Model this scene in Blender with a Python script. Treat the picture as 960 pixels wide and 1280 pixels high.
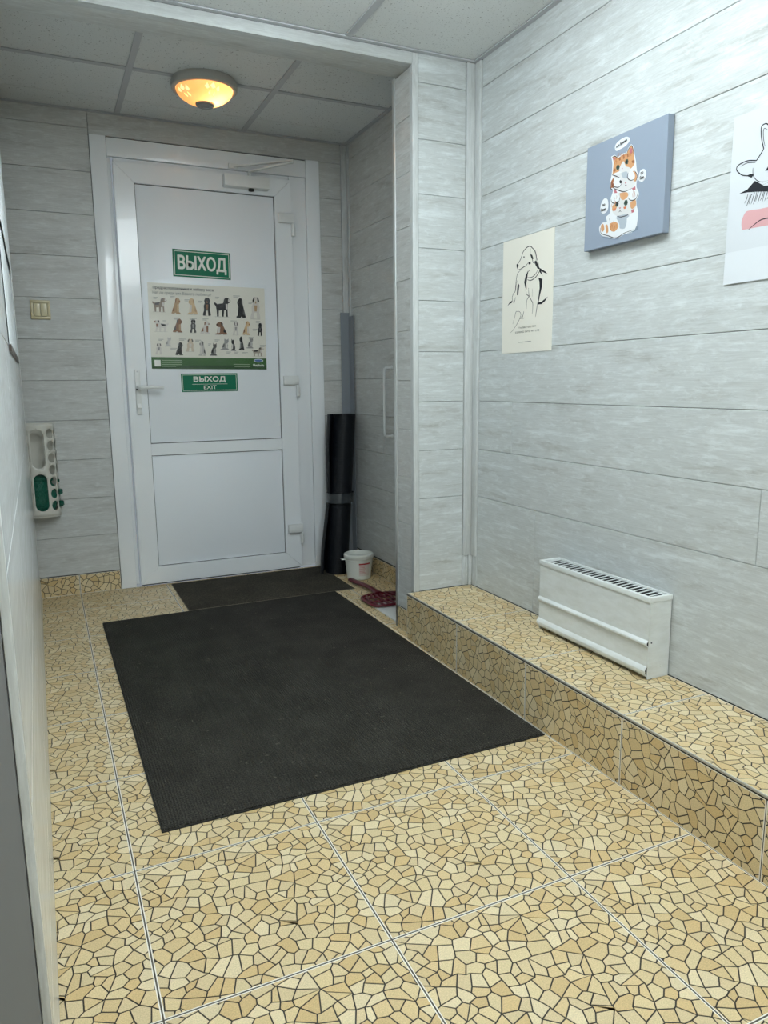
import bpy, bmesh, math, random
from mathutils import Vector, Matrix, noise
from mathutils.geometry import delaunay_2d_cdt, tessellate_polygon

for o in list(bpy.data.objects):
    bpy.data.objects.remove(o, do_unlink=True)
scene = bpy.context.scene
C = scene.collection

# ------------------------------------------------------------------ room measures (metres)
T = 0.4195                      # floor tile pitch
YB = 2.391                      # wall with the exit door
XR = 1.4905                     # long wall with the pictures
XN = 1.500                      # side wall of the door niche
XB = 1.187                      # front of the tiled ledge
YP, YQ = 1.057, 1.225           # pier front / back
XP = 1.222                      # pier side
HB = 0.194                      # ledge height
H1, H2, HS = 2.221, 2.301, 2.180  # main ceiling, niche ceiling, beam underside
YE = -0.60                      # near end of the left wall
X0, Y0 = -1.70, -3.00           # far limits of the room behind the camera
PANEL = 0.193                   # laminate board height
YW = 2.20                       # far end of the left wall
def xleft(y): return -0.179 + (2.40 - y) * 0.0083

# ------------------------------------------------------------------ camera
cam_data = bpy.data.cameras.new('camera')
cam = bpy.data.objects.new('camera', cam_data)
C.objects.link(cam)
cam_data.sensor_fit = 'VERTICAL'
cam_data.sensor_height = 36.0
cam_data.lens = 919.03 / 1280.0 * 36.0
cam_data.clip_start = 0.02
_R = Vector((0.90828815, -0.41821664, -0.01036684))
_U = Vector((0.08160808, 0.15282409, 0.98487812))
_F = Vector((0.41030812, 0.89539915, -0.17293817))
m = Matrix.Identity(4)
for i in range(3):
    m[i][0], m[i][1], m[i][2] = _R[i], _U[i], -_F[i]
m[0][3], m[1][3], m[2][3] = -0.09973, -1.53749, 1.03967
cam.matrix_world = m
scene.camera = cam

# ------------------------------------------------------------------ world, exposure, light levels
world = bpy.data.worlds.new('world')
scene.world = world
world.use_nodes = True
world.node_tree.nodes['Background'].inputs[0].default_value = (0.80, 0.90, 1.0, 1)
world.node_tree.nodes['Background'].inputs[1].default_value = 0.25
scene.view_settings.view_transform = 'Standard'
scene.view_settings.look = 'None'
scene.view_settings.gamma = 1.0
scene.view_settings.use_curve_mapping = False
scene.view_settings.exposure = 0.24
LED_STRENGTH = 12.0
LED_COLOR = (0.86, 0.96, 1.0, 1)
BULB_WATTS = 1.9
LED_PANELS = [(0.665, 0.13), (0.665, -1.07), (0.665, -2.27)]  # third panel is unseen, added as fill light towards the door

# ------------------------------------------------------------------ helpers: materials
def srgb(r, g, b):
    f = lambda c: (c / 255 / 12.92) if c / 255 <= 0.04045 else ((c / 255 + 0.055) / 1.055) ** 2.4
    return (f(r), f(g), f(b), 1)

class Mat:
    def __init__(s, name, color=(0.8, 0.8, 0.8, 1), rough=0.5, metal=0.0, spec=0.5, coat=0.0):
        s.m = bpy.data.materials.new(name)
        s.m.use_nodes = True
        s.nt = s.m.node_tree
        s.b = s.nt.nodes['Principled BSDF']
        s.b.inputs['Base Color'].default_value = color
        s.b.inputs['Roughness'].default_value = rough
        s.b.inputs['Metallic'].default_value = metal
        s.b.inputs['Specular IOR Level'].default_value = spec
        s.b.inputs['Coat Weight'].default_value = coat
    def n(s, t, **kw):
        nd = s.nt.nodes.new(t)
        for k, v in kw.items():
            if k in nd.inputs: nd.inputs[k].default_value = v
            else: setattr(nd, k, v)
        return nd
    def l(s, a, b): s.nt.links.new(a, b)
    def coord(s, which='Object', scale=(1, 1, 1), loc=(0, 0, 0)):
        tc = s.n('ShaderNodeTexCoord')
        mp = s.n('ShaderNodeMapping')
        mp.inputs['Scale'].default_value = scale
        mp.inputs['Location'].default_value = loc
        s.l(tc.outputs[which], mp.inputs[0])
        return mp.outputs[0]
    def noise(s, vec, scale=5, detail=4, rough=0.5, dist=0.0):
        nd = s.n('ShaderNodeTexNoise')
        nd.inputs['Scale'].default_value = scale
        nd.inputs['Detail'].default_value = detail
        nd.inputs['Roughness'].default_value = rough
        nd.inputs['Distortion'].default_value = dist
        s.l(vec, nd.inputs['Vector'])
        return nd.outputs['Fac']
    def ramp(s, fac, stops, interp='LINEAR'):
        r = s.n('ShaderNodeValToRGB')
        r.color_ramp.interpolation = interp
        els = r.color_ramp.elements
        while len(els) < len(stops): els.new(0.5)
        for e, (p, c) in zip(els, stops):
            e.position = p; e.color = c
        s.l(fac, r.inputs[0])
        return r.outputs[0]
    def mix(s, a, b, fac, mode='MIX'):
        x = s.n('ShaderNodeMix', data_type='RGBA', blend_type=mode)
        for sock, v in ((x.inputs[0], fac), (x.inputs[6], a), (x.inputs[7], b)):
            if hasattr(v, 'is_linked') or hasattr(v, 'links'): s.l(v, sock)
            else: sock.default_value = v
        return x.outputs[2]
    def color(s, sock): s.l(sock, s.b.inputs['Base Color']); return s
    def bump(s, h, strength=0.3, dist=0.002):
        b = s.n('ShaderNodeBump')
        b.inputs['Strength'].default_value = strength
        b.inputs['Distance'].default_value = dist
        s.l(h, b.inputs['Height'])
        s.l(b.outputs[0], s.b.inputs['Normal'])
        return s
    def rough(s, h, lo, hi):
        r = s.n('ShaderNodeMapRange')
        r.inputs['To Min'].default_value = lo
        r.inputs['To Max'].default_value = hi
        s.l(h, r.inputs[0]); s.l(r.outputs[0], s.b.inputs['Roughness'])
        return s

g = lambda v: (v, v, v, 1)

def laminate(name, dark, mid, light, rough=0.42):
    M = Mat(name, rough=rough, spec=0.4)
    a = M.noise(M.coord('UV', (1.1, 7, 1)), 3.0, 10, 0.66, 0.25)
    col = M.ramp(a, [(0.28, dark), (0.46, mid), (0.56, mid), (0.72, light)])
    b = M.noise(M.coord('UV', (7, 150, 1)), 1.6, 5, 0.65)
    col = M.mix(col, M.ramp(b, [(0.28, g(0.72)), (0.60, g(1.0))]), 0.6, 'MULTIPLY')
    c = M.noise(M.coord('UV', (7, 26, 1), (3, 7, 0)), 2.0, 10, 0.78, 0.5)
    col = M.mix(col, light, M.ramp(c, [(0.50, g(0)), (0.72, g(0.75))]))
    e = M.noise(M.coord('UV', (9, 30, 1), (1, 2, 0)), 2.0, 10, 0.8, 0.4)
    col = M.mix(col, dark, M.ramp(e, [(0.54, g(0)), (0.74, g(0.6))]))
    M.color(col)
    M.bump(b, 0.08, 0.001)
    return M.m

M_LAM = laminate('whitewashed_laminate', srgb(168, 168, 163), srgb(196, 200, 199), srgb(222, 228, 229))
M_LAMD = laminate('laminate_niche_light_tone', srgb(170, 169, 164), srgb(198, 199, 196), srgb(220, 224, 222))  # same laminate as the picture wall, tone shifted to balance the niche light
M_TRIM = laminate('laminate_corner_trim', srgb(182, 184, 182), srgb(200, 203, 202), srgb(216, 220, 219), 0.35)
M_SEAM = Mat('dark_seam', srgb(70, 70, 68), 0.8).m
M_PVC = Mat('white_pvc', srgb(240, 243, 245), 0.22, coat=0.2).m
M_PVCP = Mat('white_pvc_panel', srgb(238, 242, 246), 0.34).m
M_GASKET = Mat('black_rubber_gasket', g(0.012), 0.6).m
M_WHITE = Mat('white_plastic', srgb(226, 228, 226), 0.35).m
M_PAINT = Mat('plain_wall_paint', srgb(234, 236, 236), 0.6).m
M_STEEL = Mat('brushed_steel', g(0.55), 0.3, 1.0).m
M_ALU = Mat('aluminium_strip', srgb(214, 216, 214), 0.28, 0.6).m
M_DARK = Mat('dark_void', g(0.012), 0.8).m

def ceiling_mat():
    M = Mat('mineral_fibre_ceiling', rough=0.9, spec=0.1)
    v = M.coord('Object')
    a = M.noise(v, 130, 2, 0.5)
    b = M.noise(M.coord('Object', (1, 1, 1), (5, 3, 1)), 230, 2, 0.5)
    col = M.ramp(a, [(0.29, srgb(150, 150, 150)), (0.335, srgb(224, 227, 227))])
    col = M.mix(col, M.ramp(b, [(0.28, g(0.55)), (0.36, g(1))]), 0.8, 'MULTIPLY')
    M.color(col); M.bump(a, 0.25, 0.002)
    return M.m
M_CEIL = ceiling_mat()
M_TBAR = Mat('ceiling_grid_bar', srgb(186, 188, 192), 0.45).m

def chip_mat():
    M = Mat('mosaic_chip_glaze', rough=0.34, spec=0.5)
    at = M.n('ShaderNodeAttribute', attribute_name='chip')
    s = M.noise(M.coord('Object'), 420, 3, 0.6)
    col = M.mix(at.outputs['Color'], M.ramp(s, [(0.3, g(0.74)), (0.65, g(1.06))]), 0.85, 'MULTIPLY')
    M.color(col)
    return M.m
M_CHIP = chip_mat()
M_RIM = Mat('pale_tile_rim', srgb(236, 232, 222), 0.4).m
M_LINE = Mat('mosaic_line', srgb(46, 40, 33), 0.5).m
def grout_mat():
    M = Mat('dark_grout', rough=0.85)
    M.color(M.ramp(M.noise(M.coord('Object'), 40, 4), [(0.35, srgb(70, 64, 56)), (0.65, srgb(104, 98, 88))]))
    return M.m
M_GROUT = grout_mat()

def carpet(name, base, fleck, rib):
    M = Mat(name, rough=0.95, spec=0.15)
    v = M.coord('Object')
    f = M.noise(v, 260, 3, 0.7)
    w = M.noise(M.coord('Object', (1, 1, 1), (2, 2, 0)), 7, 4, 0.6)
    col = M.ramp(f, [(0.38, base), (0.66, fleck)])
    col = M.mix(col, M.ramp(w, [(0.35, g(0.75)), (0.7, g(1.35))]), 0.7, 'MULTIPLY')
    lint = M.noise(M.coord('Object', (1, 1, 1), (4, 1, 0)), 75, 2, 0.5)
    col = M.mix(col, srgb(120, 114, 102), M.ramp(lint, [(0.70, g(0)), (0.76, g(0.6))]))
    hair = M.noise(M.coord('Object', (30, 220, 1), (1, 4, 0)), 1.0, 2, 0.6, 2.5)
    col = M.mix(col, srgb(112, 106, 96), M.ramp(hair, [(0.68, g(0)), (0.72, g(0.45))]))
    M.color(col)
    wv = M.n('ShaderNodeTexWave', bands_direction='X')
    wv.inputs['Scale'].default_value = rib
    wv.inputs['Distortion'].default_value = 1.0
    M.l(v, wv.inputs[0])
    M.bump(M.mix(f, wv.outputs[0], 0.6), 0.9, 0.004)
    return M.m
M_MAT1 = carpet('charcoal_ribbed_carpet', srgb(26, 26, 25), srgb(78, 75, 68), 42)
M_MAT2 = carpet('brown_grey_carpet', srgb(44, 41, 36), srgb(92, 87, 76), 60)

# ------------------------------------------------------------------ helpers: geometry
class MB:
    """collects faces of one part"""
    def __init__(s): s.v = []; s.f = []; s.mi = []; s.uv = {}; s.col = {}
    def add(s, verts, faces, mi=0):
        n = len(s.v); s.v += [tuple(p) for p in verts]
        for f in faces: s.f.append(tuple(i + n for i in f)); s.mi.append(mi)
        return s
    def box(s, x0, y0, z0, x1, y1, z1, mi=0, c=0.0):
        """box, edges chamfered by c"""
        if c <= 0:
            v = [(x, y, z) for z in (z0, z1) for y in (y0, y1) for x in (x0, x1)]
            return s.add(v, [(0, 2, 3, 1), (4, 5, 7, 6), (0, 1, 5, 4), (2, 6, 7, 3), (0, 4, 6, 2), (1, 3, 7, 5)], mi)
        bm = bmesh.new()
        bmesh.ops.create_cube(bm, size=1)
        for p in bm.verts:
            p.co = Vector((x0 if p.co.x < 0 else x1, y0 if p.co.y < 0 else y1, z0 if p.co.z < 0 else z1))
        bmesh.ops.bevel(bm, geom=list(bm.edges), offset=c, segments=2, affect='EDGES', profile=0.6)
        return s.bm(bm, mi)
    def bm(s, bm, mi=0):
        bm.verts.index_update()
        s.add([p.co[:] for p in bm.verts], [[p.index for p in f.verts] for f in bm.faces], mi)
        bm.free(); return s
    def lathe(s, prof, n=32, c=(0, 0, 0), mi=0, close=False):
        v = []
        for r, z in prof:
            for k in range(n):
                a = 2 * math.pi * k / n
                v.append((c[0] + r * math.cos(a), c[1] + r * math.sin(a), c[2] + z))
        f = []
        m_ = len(prof)
        for j in range(m_ if close else m_ - 1):
            j2 = (j + 1) % m_
            for k in range(n):
                k2 = (k + 1) % n
                f.append((j * n + k, j * n + k2, j2 * n + k2, j2 * n + k))
        if not close:
            if prof[0][0] > 1e-5: f.append(tuple(range(n))[::-1])
            if prof[-1][0] > 1e-5: f.append(tuple((m_ - 1) * n + k for k in range(n)))
        return s.add(v, f, mi)
    def tube(s, pts, r, n=10, mi=0, flat=None):
        pts = [Vector(p) for p in pts]
        rs = r if isinstance(r, (list, tuple)) else [r] * len(pts)
        v = []; f = []
        ref = Vector((0, 0, 1))
        for i, p in enumerate(pts):
            d = (pts[min(i + 1, len(pts) - 1)] - pts[max(i - 1, 0)]).normalized()
            if abs(d.dot(ref)) > 0.95: ref = Vector((1, 0, 0)) if abs(d.x) < 0.9 else Vector((0, 1, 0))
            a = d.cross(ref).normalized(); b = a.cross(d).normalized()
            for k in range(n):
                t = 2 * math.pi * k / n
                fl = flat if flat else 1.0
                v.append(p + a * math.cos(t) * rs[i] + b * math.sin(t) * rs[i] * fl)
        for i in range(len(pts) - 1):
            for k in range(n):
                k2 = (k + 1) % n
                f.append((i * n + k, i * n + k2, (i + 1) * n + k2, (i + 1) * n + k))
        f.append(tuple(range(n))[::-1]); f.append(tuple((len(pts) - 1) * n + k for k in range(n)))
        return s.add(v, f, mi)
    def prism(s, poly, h0, h1, fn=None, mi=0):
        """2-D outline raised from h0 to h1; fn maps (a,b,h) to xyz"""
        fn = fn or (lambda a, b, h: (a, b, h))
        n = len(poly)
        v = [fn(a, b, h0) for a, b in poly] + [fn(a, b, h1) for a, b in poly]
        tris = tessellate_polygon([[Vector((a, b, 0)) for a, b in poly]])
        f = [tuple(i + n for i in t) for t in tris] + [tuple(t)[::-1] for t in tris]
        f += [(i, (i + 1) % n, (i + 1) % n + n, i + n) for i in range(n)]
        return s.add(v, f, mi)
    def build(s, name, mats, parent=None, smooth=None, fix=True):
        me = bpy.data.meshes.new(name)
        me.from_pydata(s.v, [], s.f)
        for mm in (mats if isinstance(mats, (list, tuple)) else [mats]): me.materials.append(mm)
        for p, k in zip(me.polygons, s.mi): p.material_index = k
        if fix:
            bm = bmesh.new(); bm.from_mesh(me)
            bmesh.ops.recalc_face_normals(bm, faces=bm.faces)
            bm.to_mesh(me); bm.free()
        if smooth:
            for p in me.polygons: p.use_smooth = True
            me.set_sharp_from_angle(angle=smooth)
        me.update()
        return link(name, me, parent)

def link(name, me, parent=None):
    o = bpy.data.objects.new(name, me)
    C.objects.link(o)
    if parent: o.parent = parent
    return o
def tag(o, label=None, cat=None, group=None, kind=None):
    if label: o['label'] = label
    if cat: o['category'] = cat
    if group: o['group'] = group
    if kind: o['kind'] = kind
    return o
def thing(name, loc, label, cat, rz=0.0, group=None):
    o = bpy.data.objects.new(name, None)
    C.objects.link(o)
    o.empty_display_size = 0.05
    o.location = loc; o.rotation_euler = (0, 0, rz)
    return tag(o, label, cat, group)
def frame_mat(loc, u, v):
    u = Vector(u).normalized(); v = Vector(v).normalized(); n = u.cross(v)
    m_ = Matrix.Identity(4)
    for i in range(3):
        m_[i][0], m_[i][1], m_[i][2], m_[i][3] = u[i], v[i], n[i], loc[i]
    return m_

def text_mesh(body, size, spacing=1.0, bold=0.0, depth=0.0, shear=0.0):
    cu = bpy.data.curves.new('lettering', 'FONT')
    cu.body = body; cu.size = size; cu.align_x = 'CENTER'; cu.align_y = 'CENTER'
    cu.space_character = spacing; cu.offset = bold; cu.extrude = depth; cu.resolution_u = 4; cu.shear = shear
    o = bpy.data.objects.new('lettering', cu)
    C.objects.link(o)
    bpy.context.view_layer.update()
    me = bpy.data.meshes.new_from_object(o.evaluated_get(bpy.context.evaluated_depsgraph_get()))
    bpy.data.objects.remove(o, do_unlink=True)
    return me
def lettering(body, w, h, at, mat, parent, bold=0.0, spacing=1.0, name='lettering', rot=0.0, lift=0.0010):
    """text fitted to width w and height h, centred at (a, b) of the parent's own plane; bold = extra stroke width"""
    me = text_mesh(body, 1.0, spacing)
    xs = [q.co.x for q in me.vertices]; ys = [q.co.y for q in me.vertices]
    cx, cy = (min(xs) + max(xs)) / 2, (min(ys) + max(ys)) / 2
    sx, sy = (w - bold) / (max(xs) - min(xs)), (h - bold) / (max(ys) - min(ys))
    ca, sa = math.cos(rot), math.sin(rot)
    vs, fs = [], []
    sh_ = [(0, 0)] if bold <= 0 else [(bold / 2 * math.cos(t * math.pi / 4), bold / 2 * math.sin(t * math.pi / 4)) for t in range(8)]
    for k, (ox, oy) in enumerate(sh_):
        n = len(vs)
        for q in me.vertices:
            a, b = (q.co.x - cx) * sx + ox, (q.co.y - cy) * sy + oy
            vs.append((at[0] + a * ca - b * sa, at[1] + a * sa + b * ca, lift + k * 0.000004))
        fs += [tuple(i + n for i in p.vertices) for p in me.polygons]
    out = bpy.data.meshes.new(name)
    out.from_pydata(vs, [], fs)
    out.materials.append(mat)
    return link(name, out, parent)

class Print:
    """flat coloured shapes printed on a sheet (local plane a, b)"""
    def __init__(s): s.v = []; s.f = []; s.c = []; s.k = 0
    def poly(s, pts, col):
        s.k += 1
        z = 0.0002 + 0.0000032 * s.k
        n = len(s.v)
        s.v += [(a, b, z) for a, b in pts]
        for t in tessellate_polygon([[Vector((a, b, 0)) for a, b in pts]]):
            s.f.append(tuple(i + n for i in t)); s.c.append(col)
    def ell(s, cx, cy, rx, ry, col, n=14):
        s.poly([(cx + rx * math.cos(2 * math.pi * k / n), cy + ry * math.sin(2 * math.pi * k / n)) for k in range(n)], col)
    def stroke(s, pts, w, col, taper=True):
        P = spline(pts, 5)
        L, R = [], []
        for i, (x, y) in enumerate(P):
            x0, y0 = P[max(i - 1, 0)]; x1, y1 = P[min(i + 1, len(P) - 1)]
            d = math.hypot(x1 - x0, y1 - y0) or 1
            t = i / (len(P) - 1)
            ww = w / 2 * (0.45 + 0.55 * math.sin(math.pi * t) if taper else 1)
            nx, ny = -(y1 - y0) / d * ww, (x1 - x0) / d * ww
            L.append((x + nx, y + ny)); R.append((x - nx, y - ny))
        s.k += 1
        z = 0.0002 + 0.0000032 * s.k
        n = len(s.v); m_ = len(L)
        s.v += [(a, b, z) for a, b in L + R]
        for i in range(m_ - 1):
            s.f.append((n + i, n + m_ + i, n + m_ + i + 1, n + i + 1)); s.c.append(col)
    def build(s, name, parent):
        me = bpy.data.meshes.new(name)
        me.from_pydata(s.v, [], s.f)
        at = me.color_attributes.new('ink', 'FLOAT_COLOR', 'CORNER')
        for p, c in zip(me.polygons, s.c):
            for li in p.loop_indices: at.data[li].color = c
        bm = bmesh.new(); bm.from_mesh(me)
        for f in bm.faces:
            if f.normal.z < 0: f.normal_flip()
        bm.to_mesh(me); bm.free()
        me.materials.append(M_INK)
        return link(name, me, parent)
def spline(pts, k=5):
    if len(pts) < 3: return list(pts)
    P = [pts[0]] + list(pts) + [pts[-1]]
    out = []
    for i in range(1, len(P) - 2):
        p0, p1, p2, p3 = P[i - 1], P[i], P[i + 1], P[i + 2]
        for j in range(k):
            t = j / k
            out.append(tuple(0.5 * (2 * p1[a] + (p2[a] - p0[a]) * t + (2 * p0[a] - 5 * p1[a] + 4 * p2[a] - p3[a]) * t * t
                                    + (3 * p1[a] - p0[a] - 3 * p2[a] + p3[a]) * t ** 3) for a in (0, 1)))
    out.append(tuple(pts[-1]))
    return out
def ink_mat():
    M = Mat('printed_ink', rough=0.5, spec=0.3)
    at = M.n('ShaderNodeAttribute', attribute_name='ink')
    M.color(at.outputs['Color'])
    return M.m
M_INK = ink_mat()

# ------------------------------------------------------------------ mosaic tile pattern (the same print on every tile)
def clip_half(poly, a, b, c):
    """keep a*x + b*y <= c"""
    out = []
    for i in range(len(poly)):
        p, q = poly[i], poly[(i + 1) % len(poly)]
        dp, dq = a * p[0] + b * p[1] - c, a * q[0] + b * q[1] - c
        if dp <= 0: out.append(p)
        if (dp < 0 < dq) or (dq < 0 < dp):
            t = dp / (dp - dq)
            out.append((p[0] + (q[0] - p[0]) * t, p[1] + (q[1] - p[1]) * t))
    return out
def area(P): return 0.5 * sum(P[i][0] * P[(i + 1) % len(P)][1] - P[(i + 1) % len(P)][0] * P[i][1] for i in range(len(P)))
def inset(P, d):
    n = len(P); out = []
    for i in range(n):
        p0, p1, p2 = P[i - 1], P[i], P[(i + 1) % n]
        e1 = Vector((p1[0] - p0[0], p1[1] - p0[1])); e2 = Vector((p2[0] - p1[0], p2[1] - p1[1]))
        if e1.length < 1e-6 or e2.length < 1e-6: continue
        e1.normalize(); e2.normalize()
        n1 = Vector((-e1.y, e1.x)); n2 = Vector((-e2.y, e2.x))
        k = n1 + n2
        if k.length < 0.3: k = n1
        else: k = k / max(0.45, k.length_squared / 2)
        out.append((p1[0] + k.x * d, p1[1] + k.y * d))
    return out
def make_pattern(seed=4):
    rnd = random.Random(seed)
    pts = []
    tries = 0
    while len(pts) < 300 and tries < 14000:
        tries += 1
        p = (rnd.uniform(-0.02, T + 0.02), rnd.uniform(-0.02, T + 0.02))
        md = 0.0175 * rnd.uniform(0.7, 1.35)
        if all((p[0] - q[0]) ** 2 + (p[1] - q[1]) ** 2 > md * md for q in pts): pts.append(p)
    cells = []
    for i, p in enumerate(pts):
        poly = [(-0.02, -0.02), (T + 0.02, -0.02), (T + 0.02, T + 0.02), (-0.02, T + 0.02)]
        for j, q in enumerate(pts):
            if i == j: continue
            a, b = q[0] - p[0], q[1] - p[1]
            if a * a + b * b > 0.016: continue
            poly = clip_half(poly, a, b, (q[0] ** 2 + q[1] ** 2 - p[0] ** 2 - p[1] ** 2) / 2)
            if len(poly) < 3: break
        if len(poly) >= 3: cells.append(poly)
    reps = []
    def snap(p):                                   # merge corners closer than 6 mm, then shift each merged corner
        for r in reps:
            if (r[0] - p[0]) ** 2 + (r[1] - p[1]) ** 2 < 0.006 ** 2: return r
        r = (p[0], p[1], rnd.uniform(-0.0055, 0.0055), rnd.uniform(-0.0055, 0.0055))
        reps.append(r); return r
    tones = [srgb(222, 202, 158), srgb(216, 191, 143), srgb(227, 209, 170), srgb(211, 183, 132), srgb(220, 198, 152), srgb(217, 196, 154)]
    chips = []
    for poly in cells:
        q = []
        for p in poly:
            r = snap(p)
            c = (r[0] + r[2], r[1] + r[3])
            if not q or c != q[-1]: q.append(c)
        if len(q) > 1 and q[0] == q[-1]: q.pop()
        if len(q) < 3: continue
        if area(q) < 0: q.reverse()
        q = inset(q, 0.00135)
        if len(q) < 3 or area(q) < 0.00002: continue
        t = tones[rnd.randrange(len(tones))]
        k = rnd.uniform(0.94, 1.04)
        chips.append((q, (t[0] * k, t[1] * k, t[2] * k, 1)))
    return chips
PATTERN = make_pattern()
_tiles = {}
def tile_mesh(a0, a1, b0, b1, thick=0.008):
    """a piece a0..a1 x b0..b1 of the tile, its corner at the origin, face up at z = 0"""
    key = tuple(round(q, 4) for q in (a0, a1, b0, b1))
    if key in _tiles: return _tiles[key]
    s = MB(); cols = []
    w, h = a1 - a0, b1 - b0
    s.box(0, 0, -thick, w, h, -0.0006, 0)
    e = 0.0019
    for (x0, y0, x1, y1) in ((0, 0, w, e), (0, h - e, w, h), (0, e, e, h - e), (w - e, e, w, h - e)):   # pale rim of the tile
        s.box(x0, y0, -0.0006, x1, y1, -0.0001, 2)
    for q, col in PATTERN:
        for (x, y, c) in ((-1, 0, -(a0 + e)), (1, 0, a1 - e), (0, -1, -(b0 + e)), (0, 1, b1 - e)):
            q = clip_half(q, x, y, c)
            if len(q) < 3: break
        if len(q) < 3 or abs(area(q)) < 0.000008: continue
        q = [(p[0] - a0, p[1] - b0) for p in q]
        n = len(s.v); k = len(q)
        s.v += [(p[0], p[1], 0) for p in q] + [(p[0], p[1], -0.0006) for p in q]
        s.f.append(tuple(range(n, n + k))); s.mi.append(1); cols.append((len(s.f) - 1, col))
        for i in range(k):
            s.f.append((n + i, n + k + i, n + k + (i + 1) % k, n + (i + 1) % k)); s.mi.append(1); cols.append((len(s.f) - 1, col))
    me = bpy.data.meshes.new('mosaic_tile')
    me.from_pydata(s.v, [], s.f)
    me.materials.append(M_LINE); me.materials.append(M_CHIP); me.materials.append(M_RIM)
    at = me.color_attributes.new('chip', 'FLOAT_COLOR', 'CORNER')
    for p, k in zip(me.polygons, s.mi): p.material_index = k
    for fi, col in cols:
        for li in me.polygons[fi].loop_indices: at.data[li].color = col
    me.update()
    _tiles[key] = me
    return me
GAP = 0.0015
def tile(name, parent, loc, u, v, a0, a1, b0, b1):
    o = link(name, tile_mesh(a0, a1, b0, b1), parent)
    o.matrix_local = frame_mat(loc, u, v)
    return o

# ------------------------------------------------------------------ laminate boards
_rb = random.Random(11)
def board(parent, org, u, n, u0, u1, z0, z1, mat, name='wall_board', th=0.008):
    """one board: u along the wall, n out of the wall, front face on the wall plane through org"""
    u = Vector(u); n = Vector(n); org = Vector(org); up = Vector((0, 0, 1))
    gp, c = 0.0007, 0.0012
    a0, a1, b0, b1 = u0 + gp, u1 - gp, z0 + gp, z1 - gp
    ring = lambda d, h: [(a0 + d, b0 + d, h), (a1 - d, b0 + d, h), (a1 - d, b1 - d, h), (a0 + d, b1 - d, h)]
    P = ring(c, 0.0) + ring(0, -c) + ring(0, -th)
    vs = [org + u * a + up * b + n * h for a, b, h in P]
    fs = [(0, 1, 2, 3)] + [(i, i + 4, (i + 1) % 4 + 4, (i + 1) % 4) for i in range(4)] + \
         [(i + 4, i + 8, (i + 1) % 4 + 8, (i + 1) % 4 + 4) for i in range(4)] + [(11, 10, 9, 8)]
    me = bpy.data.meshes.new(name)
    me.from_pydata(vs, [], fs)
    bm = bmesh.new(); bm.from_mesh(me); bmesh.ops.recalc_face_normals(bm, faces=bm.faces); bm.to_mesh(me); bm.free()
    uvl = me.uv_layers.new(name='UVMap')
    du, dv = _rb.uniform(0, 40), _rb.uniform(0, 40)
    for lp in me.loops:
        q = Vector(me.vertices[lp.vertex_index].co) - org
        uvl.data[lp.index].uv = (q.dot(u) + du, q.z + dv)
    me.materials.append(mat)
    return link(name, me, parent)
def boards(parent, org, u, n, u0, u1, zs, mat, joints=None):
    """rows between consecutive heights zs; joints {row: [u,...]}"""
    for r in range(len(zs) - 1):
        cuts = [u0] + sorted(j for j in (joints or {}).get(r, []) if u0 + 0.02 < j < u1 - 0.02) + [u1]
        for a, b in zip(cuts[:-1], cuts[1:]):
            board(parent, org, u, n, a, b, zs[r], zs[r + 1], mat)
def strip(name, parent, x0, y0, z0, x1, y1, z1, mat, c=0.0015):
    """straight trim with its own uv along the longest side"""
    s = MB().box(x0, y0, z0, x1, y1, z1, 0, c)
    o = s.build(name, mat, parent, 0.6)
    me = o.data
    uvl = me.uv_layers.new(name='UVMap')
    ext = (x1 - x0, y1 - y0, z1 - z0)
    ax = ext.index(max(ext))
    k = _rb.uniform(0, 30)
    for lp in me.loops:
        q = me.vertices[lp.vertex_index].co
        w = [q[i] for i in range(3) if i != ax]
        uvl.data[lp.index].uv = (q[ax] + k, w[0] + w[1] + k)
    return o
def struct(name, s, mat, label=None):
    return tag(s.build(name, mat), label, None, None, 'structure')

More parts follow.
